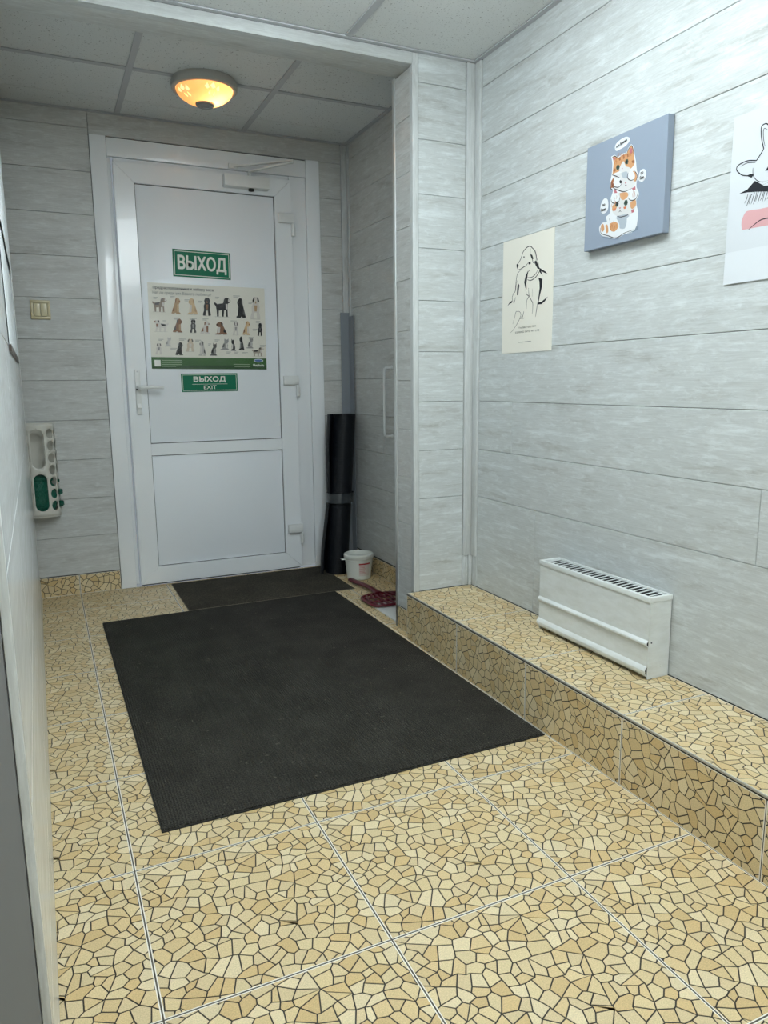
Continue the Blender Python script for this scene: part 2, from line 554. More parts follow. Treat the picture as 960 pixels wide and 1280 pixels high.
# ------------------------------------------------------------------ drawings (fractions of the sheet)
DOG_ART = [('s',3,[(0.323,0.726),(0.299,0.747),(0.292,0.767),(0.32,0.782),(0.363,0.809),(0.394,0.842),(0.419,0.871),(0.468,0.892),(0.521,0.902),(0.564,0.898),(0.596,0.88),(0.64,0.857),(0.668,0.826),(0.684,0.789),(0.707,0.759),(0.729,0.721)]),('s',2.5,[(0.565,0.88),(0.556,0.854),(0.568,0.821),(0.601,0.785),(0.617,0.759),(0.655,0.749),(0.675,0.772),(0.669,0.808),(0.64,0.852)]),('p',0,[(0.563,0.835),(0.599,0.821),(0.62,0.788),(0.601,0.785),(0.577,0.809)]),('p',0,[(0.644,0.765),(0.675,0.768),(0.719,0.727),(0.745,0.693),(0.712,0.693),(0.665,0.73)]),('p',0,[(0.287,0.777),(0.315,0.783),(0.332,0.759),(0.311,0.743),(0.29,0.755)]),('p',0,[(0.419,0.83),(0.443,0.829),(0.448,0.818),(0.426,0.819)]),('s',3,[(0.323,0.726),(0.378,0.729),(0.432,0.739),(0.475,0.746),(0.517,0.764)]),('p',0,[(0.524,0.768),(0.553,0.771),(0.575,0.757),(0.554,0.747),(0.529,0.753)]),('s',2,[(0.562,0.731),(0.556,0.705),(0.521,0.686),(0.512,0.655)]),('s',2.5,[(0.367,0.717),(0.313,0.695),(0.292,0.66),(0.283,0.624),(0.274,0.578),(0.267,0.542)]),('s',2.5,[(0.519,0.641),(0.598,0.637),(0.67,0.657),(0.72,0.696)]),('s',3,[(0.513,0.624),(0.578,0.612),(0.661,0.626),(0.732,0.663),(0.745,0.693)]),('p',0,[(0.518,0.7),(0.512,0.646),(0.493,0.594),(0.502,0.543),(0.474,0.559),(0.449,0.607),(0.469,0.651)]),('p',0,[(0.736,0.703),(0.803,0.678),(0.856,0.658),(0.891,0.635),(0.834,0.651),(0.773,0.67),(0.805,0.628),(0.746,0.666)]),('p',0,[(0.724,0.622),(0.802,0.603),(0.797,0.537),(0.768,0.482),(0.742,0.418),(0.724,0.406),(0.741,0.48),(0.753,0.532),(0.746,0.586)]),('p',0,[(0.72,0.397),(0.718,0.413),(0.795,0.415),(0.855,0.433),(0.91,0.449),(0.86,0.415),(0.796,0.395)]),('p',0,[(0.326,0.615),(0.354,0.589),(0.339,0.535),(0.331,0.503),(0.306,0.512),(0.31,0.566)]),('s',2.5,[(0.305,0.636),(0.285,0.587),(0.271,0.546),(0.231,0.526),(0.21,0.491),(0.23,0.447)]),('s',2,[(0.278,0.494),(0.266,0.467),(0.253,0.442)]),('p',0,[(0.103,0.424),(0.154,0.456),(0.211,0.47),(0.203,0.449),(0.155,0.443)]),('s',2.5,[(0.485,0.549),(0.502,0.502),(0.546,0.48),(0.511,0.446),(0.504,0.374)]),('s',2.5,[(0.538,0.553),(0.552,0.488),(0.597,0.444),(0.63,0.409),(0.624,0.324)]),('s',1.6,[(0.613,0.541),(0.617,0.473)]),('s',2.5,[(0.72,0.406),(0.706,0.358),(0.688,0.295)]),('s',1.8,[(0.411,0.721),(0.418,0.713)]),('s',1.8,[(0.399,0.663),(0.408,0.653)]),('s',1.8,[(0.448,0.644),(0.461,0.641)]),('s',1.5,[(0.3,0.373),(0.268,0.318),(0.233,0.259)]),('s',1.5,[(0.274,0.345),(0.3,0.364),(0.363,0.362),(0.397,0.336),(0.377,0.301),(0.312,0.249),(0.235,0.203),(0.174,0.183)]),('s',1.5,[(0.398,0.316),(0.372,0.303),(0.403,0.299),(0.415,0.318),(0.412,0.298),(0.437,0.322),(0.457,0.359),(0.434,0.297),(0.469,0.303)])]
KITTEN_ART = [('white',[(0.33,0.829),(0.377,0.831),(0.418,0.802),(0.477,0.815),(0.527,0.814),(0.546,0.845),(0.581,0.867),(0.615,0.827),(0.627,0.77),(0.65,0.69),(0.663,0.617),(0.687,0.562),(0.67,0.516),(0.67,0.466),(0.704,0.398),(0.674,0.354),(0.681,0.302),(0.704,0.216),(0.673,0.079),(0.545,0.07),(0.43,0.046),(0.332,0.084),(0.237,0.12),(0.206,0.195),(0.25,0.235),(0.308,0.23),(0.293,0.28),(0.346,0.313),(0.34,0.424),(0.365,0.482),(0.37,0.512),(0.334,0.541),(0.331,0.594),(0.348,0.672),(0.349,0.765)]),('orange',[(0.346,0.819),(0.377,0.819),(0.418,0.79),(0.478,0.803),(0.528,0.8),(0.551,0.832),(0.582,0.853),(0.603,0.825),(0.615,0.773),(0.635,0.693),(0.613,0.664),(0.585,0.651),(0.524,0.661),(0.463,0.665),(0.386,0.663),(0.358,0.66),(0.364,0.73),(0.365,0.771)]),('brown',[(0.425,0.791),(0.448,0.796),(0.457,0.763),(0.439,0.762)]),('brown',[(0.478,0.801),(0.498,0.802),(0.506,0.764),(0.488,0.762)]),('brown',[(0.531,0.794),(0.549,0.797),(0.554,0.766),(0.539,0.763)]),('brown',[(0.595,0.718),(0.627,0.72),(0.635,0.691),(0.606,0.693)]),('brown',[(0.366,0.694),(0.39,0.708),(0.401,0.685),(0.373,0.67)]),('pink',[(0.56,0.807),(0.579,0.837),(0.596,0.822),(0.6,0.787),(0.573,0.786)]),('pink',[(0.353,0.804),(0.375,0.811),(0.391,0.793),(0.367,0.778)]),('cream',[(0.453,0.708),(0.492,0.744),(0.525,0.69),(0.576,0.663),(0.558,0.642),(0.464,0.653),(0.444,0.68)]),('green',[(0.399,0.709),(0.41,0.729),(0.435,0.727),(0.449,0.705),(0.441,0.685),(0.413,0.685)]),('green',[(0.508,0.727),(0.522,0.75),(0.546,0.748),(0.556,0.725),(0.549,0.703),(0.525,0.703)]),('black',[(0.415,0.705),(0.42,0.72),(0.433,0.719),(0.435,0.698),(0.425,0.691)]),('black',[(0.523,0.723),(0.528,0.74),(0.54,0.737),(0.543,0.718),(0.533,0.711)]),('pink',[(0.471,0.684),(0.49,0.683),(0.481,0.671)]),('cream',[(0.381,0.644),(0.51,0.649),(0.588,0.635),(0.637,0.563),(0.65,0.5),(0.611,0.469),(0.521,0.46),(0.443,0.494),(0.375,0.532),(0.35,0.589)]),('brown',[(0.343,0.539),(0.343,0.601),(0.37,0.626),(0.391,0.58),(0.378,0.531)]),('orange',[(0.61,0.625),(0.646,0.606),(0.667,0.556),(0.652,0.52),(0.624,0.546),(0.636,0.584)]),('grey',[(0.472,0.643),(0.541,0.638),(0.562,0.581),(0.522,0.58),(0.485,0.603)]),('white',[(0.383,0.61),(0.428,0.612),(0.471,0.584),(0.48,0.544),(0.449,0.523),(0.393,0.54),(0.373,0.576)]),('white',[(0.56,0.622),(0.601,0.627),(0.639,0.588),(0.638,0.548),(0.6,0.542),(0.565,0.574)]),('black',[(0.45,0.572),(0.465,0.583),(0.485,0.564),(0.479,0.547),(0.458,0.552)]),('pink',[(0.519,0.545),(0.543,0.543),(0.535,0.524)]),('black',[(0.524,0.517),(0.536,0.522),(0.548,0.513),(0.536,0.51)]),('pink',[(0.387,0.513),(0.414,0.5),(0.431,0.473),(0.394,0.478)]),('pink',[(0.611,0.469),(0.654,0.479),(0.66,0.446),(0.627,0.449)]),('cream',[(0.369,0.408),(0.398,0.464),(0.506,0.461),(0.613,0.428),(0.67,0.355),(0.675,0.293),(0.625,0.242),(0.535,0.234),(0.441,0.257),(0.378,0.311)]),('orange',[(0.46,0.463),(0.552,0.449),(0.57,0.412),(0.518,0.387),(0.478,0.411)]),('orange',[(0.372,0.365),(0.403,0.378),(0.433,0.342),(0.406,0.316),(0.374,0.323)]),('orange',[(0.603,0.348),(0.662,0.356),(0.672,0.304),(0.632,0.281),(0.606,0.305)]),('white',[(0.352,0.432),(0.379,0.468),(0.432,0.462),(0.462,0.425),(0.455,0.388),(0.402,0.385),(0.363,0.404)]),('white',[(0.573,0.401),(0.601,0.435),(0.657,0.438),(0.688,0.406),(0.673,0.369),(0.625,0.359),(0.587,0.374)]),('green',[(0.409,0.37),(0.42,0.395),(0.446,0.392),(0.456,0.367),(0.445,0.344),(0.42,0.347)]),('green',[(0.519,0.354),(0.532,0.382),(0.559,0.38),(0.573,0.355),(0.562,0.332),(0.535,0.332)]),('black',[(0.422,0.368),(0.43,0.385),(0.443,0.38),(0.444,0.359),(0.432,0.353)]),('black',[(0.534,0.355),(0.542,0.372),(0.557,0.366),(0.559,0.345),(0.547,0.34)]),('pink',[(0.458,0.331),(0.486,0.329),(0.475,0.313)]),('black',[(0.452,0.288),(0.476,0.302),(0.498,0.283),(0.476,0.294)]),('red',[(0.383,0.336),(0.424,0.336),(0.419,0.312),(0.39,0.315)]),('red',[(0.517,0.323),(0.557,0.325),(0.552,0.302),(0.525,0.303)]),('grey',[(0.438,0.258),(0.572,0.247),(0.597,0.206),(0.564,0.129),(0.487,0.133),(0.432,0.196)]),('white',[(0.33,0.268),(0.393,0.277),(0.434,0.237),(0.477,0.166),(0.465,0.105),(0.402,0.106),(0.344,0.148)]),('white',[(0.567,0.212),(0.611,0.224),(0.654,0.169),(0.661,0.096),(0.606,0.075),(0.529,0.085),(0.563,0.15)]),('pink',[(0.617,0.274),(0.653,0.279),(0.657,0.248),(0.625,0.247)]),('orange',[(0.346,0.207),(0.428,0.207),(0.465,0.158),(0.417,0.119),(0.356,0.146)]),('orange',[(0.229,0.212),(0.259,0.223),(0.278,0.171),(0.255,0.148),(0.234,0.168)]),('orange',[(0.288,0.201),(0.317,0.204),(0.333,0.139),(0.308,0.124)]),('shadow',[(0.575,0.073),(0.668,0.081),(0.69,0.115),(0.717,0.105),(0.713,0.08),(0.659,0.069)]),('shadow',[(0.244,0.103),(0.34,0.078),(0.421,0.049),(0.484,0.055),(0.469,0.035),(0.373,0.055),(0.275,0.085)])]
KITTEN_LINES = [[(0.352,0.656),(0.388,0.64),(0.451,0.607)],[(0.35,0.589),(0.378,0.531),(0.443,0.494),(0.521,0.462),(0.611,0.469)],[(0.56,0.622),(0.551,0.583),(0.591,0.546),(0.636,0.544)],[(0.373,0.574),(0.393,0.538),(0.449,0.521),(0.48,0.544)],[(0.352,0.432),(0.363,0.404),(0.402,0.384),(0.455,0.388),(0.462,0.425)],[(0.574,0.396),(0.595,0.371),(0.633,0.358),(0.673,0.369),(0.688,0.406)],[(0.441,0.257),(0.489,0.239),(0.565,0.238),(0.583,0.248)],[(0.338,0.256),(0.351,0.227)],[(0.223,0.192),(0.239,0.135),(0.339,0.093),(0.421,0.058),(0.484,0.062),(0.544,0.081),(0.657,0.09)],[(0.346,0.816),(0.377,0.82),(0.418,0.791)],[(0.531,0.801),(0.551,0.834),(0.582,0.855),(0.604,0.825),(0.618,0.772)],[(0.34,0.591),(0.34,0.539),(0.371,0.514)],[(0.64,0.618),(0.672,0.565),(0.658,0.518)]]
BUBBLES = [[(0.373,0.896),(0.39,0.927),(0.446,0.95),(0.514,0.953),(0.56,0.928),(0.554,0.897),(0.504,0.871),(0.436,0.862),(0.393,0.863)],[(0.693,0.565),(0.708,0.601),(0.747,0.606),(0.775,0.58),(0.775,0.531),(0.754,0.501),(0.723,0.501),(0.693,0.522)],[(0.21,0.377),(0.224,0.428),(0.263,0.46),(0.304,0.443),(0.32,0.392),(0.31,0.336),(0.266,0.318),(0.229,0.333)]]

# ================================================================== THE ROOM
def rect_cut(x0, x1, y0, y1, regions):
    for (a, b, c, d) in regions:
        p0, p1, q0, q1 = max(x0, a), min(x1, b), max(y0, c), min(y1, d)
        if p1 - p0 > 0.012 and q1 - q0 > 0.012: yield p0, p1, q0, q1
EPS = 0.0
# ---- floor: grout bed with mosaic-print tiles
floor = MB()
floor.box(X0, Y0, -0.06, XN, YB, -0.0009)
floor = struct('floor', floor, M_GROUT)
FREG = [(-0.60, -0.178, YW, YB), (-0.178, XB, Y0, YB), (XB, XN, YQ, YB), (XB, XP, YP, YQ), (X0, -0.178, Y0, YE)]
i0, i1 = math.floor(X0 / T), math.ceil(XN / T)
j0, j1 = math.floor(Y0 / T), math.ceil(YB / T)
for j in range(j0, j1):
    for i in range(i0, i1):
        for (a, b, c, d) in rect_cut(i * T + GAP, (i + 1) * T - GAP, j * T + GAP, (j + 1) * T - GAP, FREG):
            tile('floor_tile', floor, (a, c, 0.0), (1, 0, 0), (0, 1, 0), a - i * T, b - i * T, c - j * T, d - j * T)

# ---- ceilings
ceil_ = MB()
ceil_.box(X0, Y0, H1 + 0.03, XR, YP, H1 + 0.09)
ceil_.box(-0.60, YQ - 0.02, H2 + 0.03, XN, YB, H2 + 0.09)
ceiling = struct('ceiling', ceil_, M_PAINT)
def ceiling_grid(z, xs, ys, regions, skip=()):
    for i in range(len(xs) - 1):
        for j in range(len(ys) - 1):
            if any(xs[i] < px < xs[i + 1] and ys[j] < py < ys[j + 1] for px, py in skip): continue
            for (a, b, c, d) in rect_cut(xs[i], xs[i + 1], ys[j], ys[j + 1], regions):
                MB().box(a + 0.002, c + 0.002, z + 0.003, b - 0.002, d - 0.002, z + 0.018).build('ceiling_tile', M_CEIL, ceiling)
    for x in xs[1:-1]:
        for (a, b, c, d) in rect_cut(x - 0.0125, x + 0.0125, ys[0], ys[-1], regions):
            MB().box(a, c + 0.001, z - 0.002, b, d - 0.001, z + 0.002).build('ceiling_bar', M_TBAR, ceiling)
    for y in ys[1:-1]:
        for i in range(len(xs) - 1):
            for (a, b, c, d) in rect_cut(xs[i] + 0.0130, xs[i + 1] - 0.0130, y - 0.0125, y + 0.0125, regions):
                MB().box(a, c, z - 0.0016, b, d, z + 0.002).build('ceiling_bar', M_TBAR, ceiling)
CREG = [(-0.165, XR - 0.001, YE, YP - 0.001), (X0 + 0.01, XR - 0.001, Y0 + 0.01, YE - 0.001)]
ceiling_grid(H1, [X0, -1.435, -0.835, -0.235, 0.365, 0.965, XR], [Y0, -2.57, -1.97, -1.37, -0.77, -0.17, 0.43, YP], CREG, LED_PANELS)
NREG = [(-0.175, XN - 0.001, YQ - 0.02, YW), (-0.60, XN - 0.001, YW, YB - 0.001)]
ceiling_grid(H2, [-0.87, -0.27, 0.33, 0.935, XN], [YQ - 0.02, 1.826, YB], NREG)
def edge_bar(x0, y0, x1, y1, z):
    MB().box(x0, y0, z - 0.003, x1, y1, z + 0.001).build('ceiling_edge_bar', M_TBAR, ceiling)
edge_bar(-0.17, YP - 0.020, XR - 0.02, YP - 0.0012, H1)
edge_bar(XR - 0.020, Y0 + 0.02, XR - 0.0012, YP - 0.0012, H1)
edge_bar(-0.17, YB - 0.020, XN - 0.02, YB - 0.0012, H2)
edge_bar(XN - 0.020, YQ, XN - 0.0012, YB - 0.0012, H2)
edge_bar(-0.17, YQ - 0.018, XN - 0.02, YQ + 0.004, H2)

# ---- wall with the exit door
zr = [2.1224 - k * PANEL for k in range(10)][::-1]
zb = [2.2254 - k * PANEL for k in range(12)][::-1]
wb = MB()
wb.box(-0.70, YB + 0.008, -0.06, 0.235, YB + 0.12, H2 + 0.09)
wb.box(1.300, YB + 0.008, -0.06, XN + 0.1, YB + 0.12, H2 + 0.09)
wb.box(0.235, YB + 0.008, 2.150, 1.300, YB + 0.12, H2 + 0.09)
wall_back = struct('wall_back', wb, M_SEAM)
boards(wall_back, (0, YB, 0), (1, 0, 0), (0, -1, 0), -0.60, 0.1975, zb + [H2], M_LAMD)
board(wall_back, (0, YB, 0), (1, 0, 0), (0, -1, 0), 0.1975, 1.4625, 2.2010, H2, M_LAMD)
boards(wall_back, (0, YB, 0), (1, 0, 0), (0, -1, 0), 1.3370, 1.4625, [z - 0.013 for z in zb[:-1]] + [2.2010], M_LAMD)
for (a, b) in ((-0.4195, 0.0), (0.0, 0.1965)):
    tile('skirting_tile', wall_back, (a + 0.001, YB - 0.006, 0.001), (1, 0, 0), (0, 0, 1), a % T + 0.001, (a % T) + (b - a) - 0.001, 0.05, 0.05 + zb[0] - 0.003)
tile('skirting_tile', wall_back, (1.338, YB - 0.006, 0.001), (1, 0, 0), (0, 0, 1), 0.08, 0.232, 0.05, 0.14)

# ---- niche side wall
zn = [2.220 - k * PANEL for k in range(12)][::-1]
wall_niche = struct('wall_niche', MB().box(XN + 0.008, YQ, -0.06, XN + 0.1, YB, H2 + 0.09), M_SEAM)
boards(wall_niche, (XN, 0, 0), (0, -1, 0), (-1, 0, 0), -(YB - 0.028), -(YQ + 0.002), zn + [H2], M_LAMD, {3: [-1.95], 7: [-2.1], 9: [-1.6]})
for (a, b) in ((2.384, 2.1), (2.1, 1.68), (1.68, YQ + 0.004)):
    tile('skirting_tile', wall_niche, (XN - 0.006, a - 0.001, 0.001), (0, -1, 0), (0, 0, 1), 0.0, a - b - 0.002, 0.12, 0.12 + zn[0] - 0.004)
strip('corner_trim', wall_niche, 1.463, YB - 0.006, zb[0], XN - 0.001, YB + 0.007, H2 - 0.004, M_TRIM)
strip('corner_trim', wall_niche, XN - 0.006, YB - 0.030, zb[0], XN + 0.007, YB - 0.0065, H2 - 0.004, M_TRIM)

# ---- long wall with the pictures
wall_right = struct('wall_right', MB().box(XR + 0.008, Y0, -0.06, XR + 0.1, YP, H1 + 0.09), M_SEAM)
J = {0: [-0.62], 1: [0.297, 1.67], 2: [-0.778, 0.61], 3: [0.311, 1.7], 4: [0.85], 5: [0.42, 1.8], 6: [0.95], 7: [0.60, 1.9], 8: [1.1], 9: [0.75, 2.0], 10: [-0.752, 0.7]}
boards(wall_right, (XR, 0, 0), (0, -1, 0), (-1, 0, 0), -(YP - 0.047), -Y0, [HB + 0.001] + zr[1:] + [H1], M_LAM, J)

# ---- pier and beam framing the niche
pier = MB()
pier.box(XP + 0.008, YP + 0.008, -0.06, XN + 0.1, YQ - 0.008, H2 + 0.09)
wall_pier = struct('wall_pier', pier, M_SEAM)
boards(wall_pier, (0, YP, 0), (1, 0, 0), (0, -1, 0), XP + 0.022, 1.448, [HB + 0.001] + zr[1:] + [H1], M_LAM, {10: [1.385]})
zv = [2.205 - k * PANEL for k in range(12)][::-1]
boards(wall_pier, (XP, 0, 0), (0, -1, 0), (-1, 0, 0), -(YQ - 0.020), -(YP + 0.022), [0.0985] + zv[1:-1] + [HS - 0.001], M_LAMD)
strip('corner_trim', wall_pier, XP - 0.003, YP - 0.003, HB + 0.001, XP + 0.0215, YP + 0.0075, H1 - 0.004, M_TRIM)
strip('corner_trim', wall_pier, XP - 0.003, YP + 0.0078, HB + 0.001, XP + 0.0075, YP + 0.0215, HS, M_TRIM)
strip('edge_profile', wall_pier, XP - 0.004, YQ - 0.0195, 0.004, XP + 0.0075, YQ + 0.001, HS, M_ALU)
strip('corner_trim', wall_pier, 1.4485, YP - 0.008, 0.325, XR - 0.001, YP + 0.0075, H1 - 0.004, M_TRIM)
strip('corner_trim', wall_pier, XR - 0.008, YP - 0.046, 0.325, XR + 0.0075, YP - 0.0085, H1 - 0.004, M_TRIM)
strip('corner_bead', wall_pier, 1.474, YP - 0.010, HB + 0.002, 1.489, YP - 0.0005, 0.3245, M_TRIM)
strip('corner_bead', wall_pier, 1.4485, YP - 0.002, HB + 0.002, 1.4735, YP + 0.0075, 0.3245, M_LAM)
strip('corner_bead', wall_pier, XR - 0.002, YP - 0.046, HB + 0.002, XR + 0.0075, YP - 0.0105, 0.3245, M_LAM)
tile('skirting_tile', wall_pier, (XP - 0.004, YQ - 0.001, 0.001), (0, -1, 0), (0, 0, 1), 0.1, 0.1 + YQ - YP - 0.002, 0.2, 0.297)
beam = MB()
beam.box(-0.20, YP + 0.008, HS + 0.010, XP + 0.008, YQ - 0.024, H2 + 0.09)
wall_beam = struct('trim_1', beam, M_SEAM)
strip('soffit_board', wall_beam, -0.168, YP + 0.030, HS + 0.001, XP + 0.007, YQ - 0.026, HS + 0.0095, M_LAMD, 0.0005)
strip('corner_trim', wall_beam, -0.168, YP - 0.003, HS - 0.002, XP - 0.0035, YP + 0.0075, H1 - 0.004, M_TRIM)
strip('corner_trim', wall_beam, -0.168, YP + 0.0078, HS - 0.002, XP - 0.0035, YP + 0.0295, HS + 0.0095, M_TRIM)

# ---- tiled ledge under the pictures
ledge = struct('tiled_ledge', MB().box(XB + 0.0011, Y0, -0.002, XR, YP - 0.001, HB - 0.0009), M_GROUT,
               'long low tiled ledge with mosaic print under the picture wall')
yj = [-0.184 + k * T for k in range(-7, 4)]
yj = [max(y, Y0 + 0.001) for y in yj if y > Y0 - T] 
yj = [y for y in yj if y < YP - 0.02] + [YP - 0.001]
for b, a in zip(yj[:-1], yj[1:]):
    if a - b < 0.03: continue
    w = a - b - 2 * 0.0013
    tile('face_tile', ledge, (XB, a - 0.0013, 0.001), (0, -1, 0), (0, 0, 1), T - 0.002 - w, T - 0.002, 0.03, 0.03 + HB - 0.009)
    tile('top_tile', ledge, (XB + 0.004, a - 0.0013, HB), (0, -1, 0), (1, 0, 0), T - 0.002 - w, T - 0.002, 0.10, 0.10 + XR - XB - 0.006)
M_EDGE = Mat('tile_edge_profile', srgb(168, 165, 156), 0.35, 0.3).m
MB().box(XB - 0.001, Y0 + 0.01, HB - 0.0035, XB + 0.0035, YP - 0.002, HB + 0.0008).build('edge_profile', M_EDGE, ledge)
MB().box(XB - 0.0002, Y0 + 0.01, HB - 0.0075, XB + 0.0035, YP - 0.002, HB - 0.0037).build('edge_shadow_line', M_GASKET, ledge)  # black strip painted in for the shadow under the edge profile

# ---- left wall: glossy pale tiles
def gloss_wall():
    M = Mat('glossy_pale_tile', rough=0.16, spec=0.5)
    a = M.noise(M.coord('UV', (1.0, 10, 1)), 3, 7, 0.6, 0.5)
    b = M.noise(M.coord('UV', (60, 3, 1)), 2, 3, 0.5)
    M.color(M.ramp(a, [(0.3, srgb(206, 209, 210)), (0.7, srgb(222, 227, 229))]))
    M.rough(b, 0.12, 0.24)
    return M.m
M_LEFT = gloss_wall()
u_l = Vector((xleft(YW) - xleft(YE), YW - YE, 0)).normalized()
n_l = Vector((u_l.y, -u_l.x, 0))
L_l = (YW - YE) / u_l.y
wl = MB()
q = [(X0, YE + 0.009), (xleft(YE) - 0.009, YE + 0.009), (xleft(YW) - 0.009, YW - 0.001), (-0.60, YW - 0.001), (-0.60, YB + 0.1), (X0, YB + 0.1)]
wl.prism(q, -0.06, H2 + 0.09)
wall_left = struct('wall_left', wl, M_WHITE)
zl = [0.0015, 0.18, 0.50, 0.82, 1.14, 1.46, 1.78, 2.10, H2]
boards(wall_left, (xleft(YE), YE, 0), u_l, n_l, 0.014, L_l - 0.003, zl, M_LEFT, {k: [0.55 + (0.3 if k % 2 else 0.0), 1.75 + (0.3 if k % 2 else 0)] for k in range(8)})
strip('corner_trim', wall_left, xleft(YE) - 0.010, YE - 0.001, 0.001, xleft(YE) + 0.0005, YE + 0.0125, H1 - 0.004, M_TRIM)
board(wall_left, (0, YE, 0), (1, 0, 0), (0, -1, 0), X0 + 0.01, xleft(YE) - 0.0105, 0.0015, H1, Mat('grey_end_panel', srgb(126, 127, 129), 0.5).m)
strip('corner_trim', wall_left, xleft(YW) - 0.010, YW - 0.0025, 0.001, xleft(YW) + 0.001, YW + 0.003, H2 - 0.004, M_ALU)

# ---- the room behind the camera
struct('wall_front', MB().box(X0, Y0 - 0.1, -0.06, XR + 0.1, Y0, H1 + 0.09), M_PAINT)
struct('wall_far_left', MB().box(X0 - 0.1, Y0, -0.06, X0, YE + 0.008, H1 + 0.09), M_PAINT)

# ---- exit door
door = bpy.data.objects.new('door_1', None)
C.objects.link(door)
door.location = (0.735, YB, 0.0)
tag(door, 'white plastic exit door with two panels, signs and animal poster on it', None, None, 'structure')
def dpart(name, x0, y0, z0, x1, y1, z1, mat=M_PVC, parent=None, c=0.003):
    """box in door coordinates: x from the room, y towards the viewer counted negative from the wall"""
    s = MB().box(x0 - 0.735, y0, z0, x1 - 0.735, y1, z1, 0, c)
    return s.build(name, mat, parent or door, 0.6)
dpart('casing', 0.1985, -0.012, 0.002, 0.2725, 0.012, 2.2000)
dpart('casing', 1.2610, -0.012, 0.002, 1.3360, 0.012, 2.2000)
dpart('casing', 0.2735, -0.010, 2.1120, 1.2600, 0.012, 2.1950)
dpart('frame', 0.2735, 0.012, 0.012, 0.2900, 0.060, 2.1110)
dpart('frame', 1.1700, 0.000, 0.012, 1.2600, 0.060, 2.1110)
dpart('frame', 0.3010, 0.004, 2.0800, 1.1690, 0.060, 2.1110)
dpart('threshold', 0.3010, 0.010, 0.0005, 1.1690, 0.060, 0.0110, M_GASKET, None, 0.001)
# leaf: mitred welded profiles
leaf = bpy.data.objects.new('door_leaf', None); C.objects.link(leaf); leaf.parent = door
LX0, LX1, LZ0, LZ1 = 0.2955, 1.1745, 0.013, 2.0880
PX0, PX1, PZ0, PZ1 = 0.3880, 1.0830, 0.1010, 2.0000
yf, yb_ = -0.020, 0.000
def profile(name, poly):
    s = MB().prism([(a - 0.735, b) for a, b in poly], 0, 1, lambda a, b, h: (a, yf + (0.034 * (1 - h)), b))
    bm = bmesh.new(); tmp = bpy.data.meshes.new('t'); tmp.from_pydata(s.v, [], s.f); bm.from_mesh(tmp)
    bmesh.ops.recalc_face_normals(bm, faces=bm.faces)
    bmesh.ops.dissolve_limit(bm, angle_limit=0.01, verts=bm.verts, edges=bm.edges)
    bmesh.ops.bevel(bm, geom=list(bm.edges), offset=0.002, segments=2, affect='EDGES')
    return MB().bm(bm).build(name, M_PVC, leaf, 0.6)
k = 0.0003
profile('stile', [(LX0, LZ0 + k), (PX0, PZ0 + k), (PX0, PZ1 - k), (LX0, LZ1 - k)])
profile('stile', [(LX1, LZ0 + k), (LX1, LZ1 - k), (PX1, PZ1 - k), (PX1, PZ0 + k)])
profile('rail', [(LX0 + k, LZ1), (PX0 + k, PZ1), (PX1 - k, PZ1), (LX1 - k, LZ1)])
profile('rail', [(LX0 + k, LZ0), (LX1 - k, LZ0), (PX1 - k, PZ0), (PX0 + k, PZ0)])
profile('rail', [(PX0 + k, 0.6850), (PX1 - k, 0.6850), (PX1 - k, 0.7450), (PX0 + k, 0.7450)])
def door_panel(z0, z1):
    gk = dpart('gasket', PX0 - 0.004, -0.0035, z0 - 0.004, PX1 + 0.004, 0.010, z1 + 0.004, M_GASKET, leaf, 0.001)
    dpart('panel', PX0 + 0.0035, -0.0075, z0 + 0.0035, PX1 - 0.0035, -0.0036, z1 - 0.0035, M_PVCP, leaf, 0.001)
door_panel(0.7450, 2.0000)
door_panel(0.1010, 0.6850)
# handle set
hp = dpart('handle_plate', 0.3300, -0.029, 0.8960, 0.3560, -0.0205, 1.1180, M_WHITE, leaf, 0.003)
s = MB()
s.tube([(0.343 - 0.735, -0.0285, 1.030), (0.343 - 0.735, -0.062, 1.030), (0.352 - 0.735, -0.070, 1.030), (0.40 - 0.735, -0.072, 1.030), (0.462 - 0.735, -0.068, 1.027)], [0.009, 0.009, 0.0095, 0.009, 0.007], 12)
s.build('handle_lever', M_WHITE, leaf, 0.7)
s = MB(); s.tube([(0.344 - 0.735, -0.029, 0.938), (0.344 - 0.735, -0.036, 0.938)], 0.011, 16)
s.build('lock_cylinder', M_STEEL, leaf, 0.6)
s = MB(); s.tube([(0.336 - 0.735, -0.0288, 1.020), (0.336 - 0.735, -0.032, 1.020)], 0.004, 10); s.build('screw', M_DARK, leaf, 0.6)
s = MB(); s.tube([(0.343 - 0.735, -0.0288, 1.108), (0.343 - 0.735, -0.031, 1.108)], 0.004, 10); s.build('screw', M_STEEL, leaf, 0.6)
# hinges
for z in (1.870, 1.035, 0.215):
    hd = dpart('hinge', 1.0960, -0.044, z, 1.1820, -0.0205, z + 0.048, M_WHITE, leaf, 0.006)
    s = MB(); s.tube([(1.176 - 0.735, -0.030, z - 0.0005), (1.176 - 0.735, -0.030, z - 0.062)], 0.0095, 14); s.build('hinge_barrel', M_WHITE, leaf, 0.6)
    dpart('hinge_plate', 1.1690, -0.0200, z - 0.060, 1.1950, -0.0002, z - 0.012, M_WHITE, leaf, 0.002)
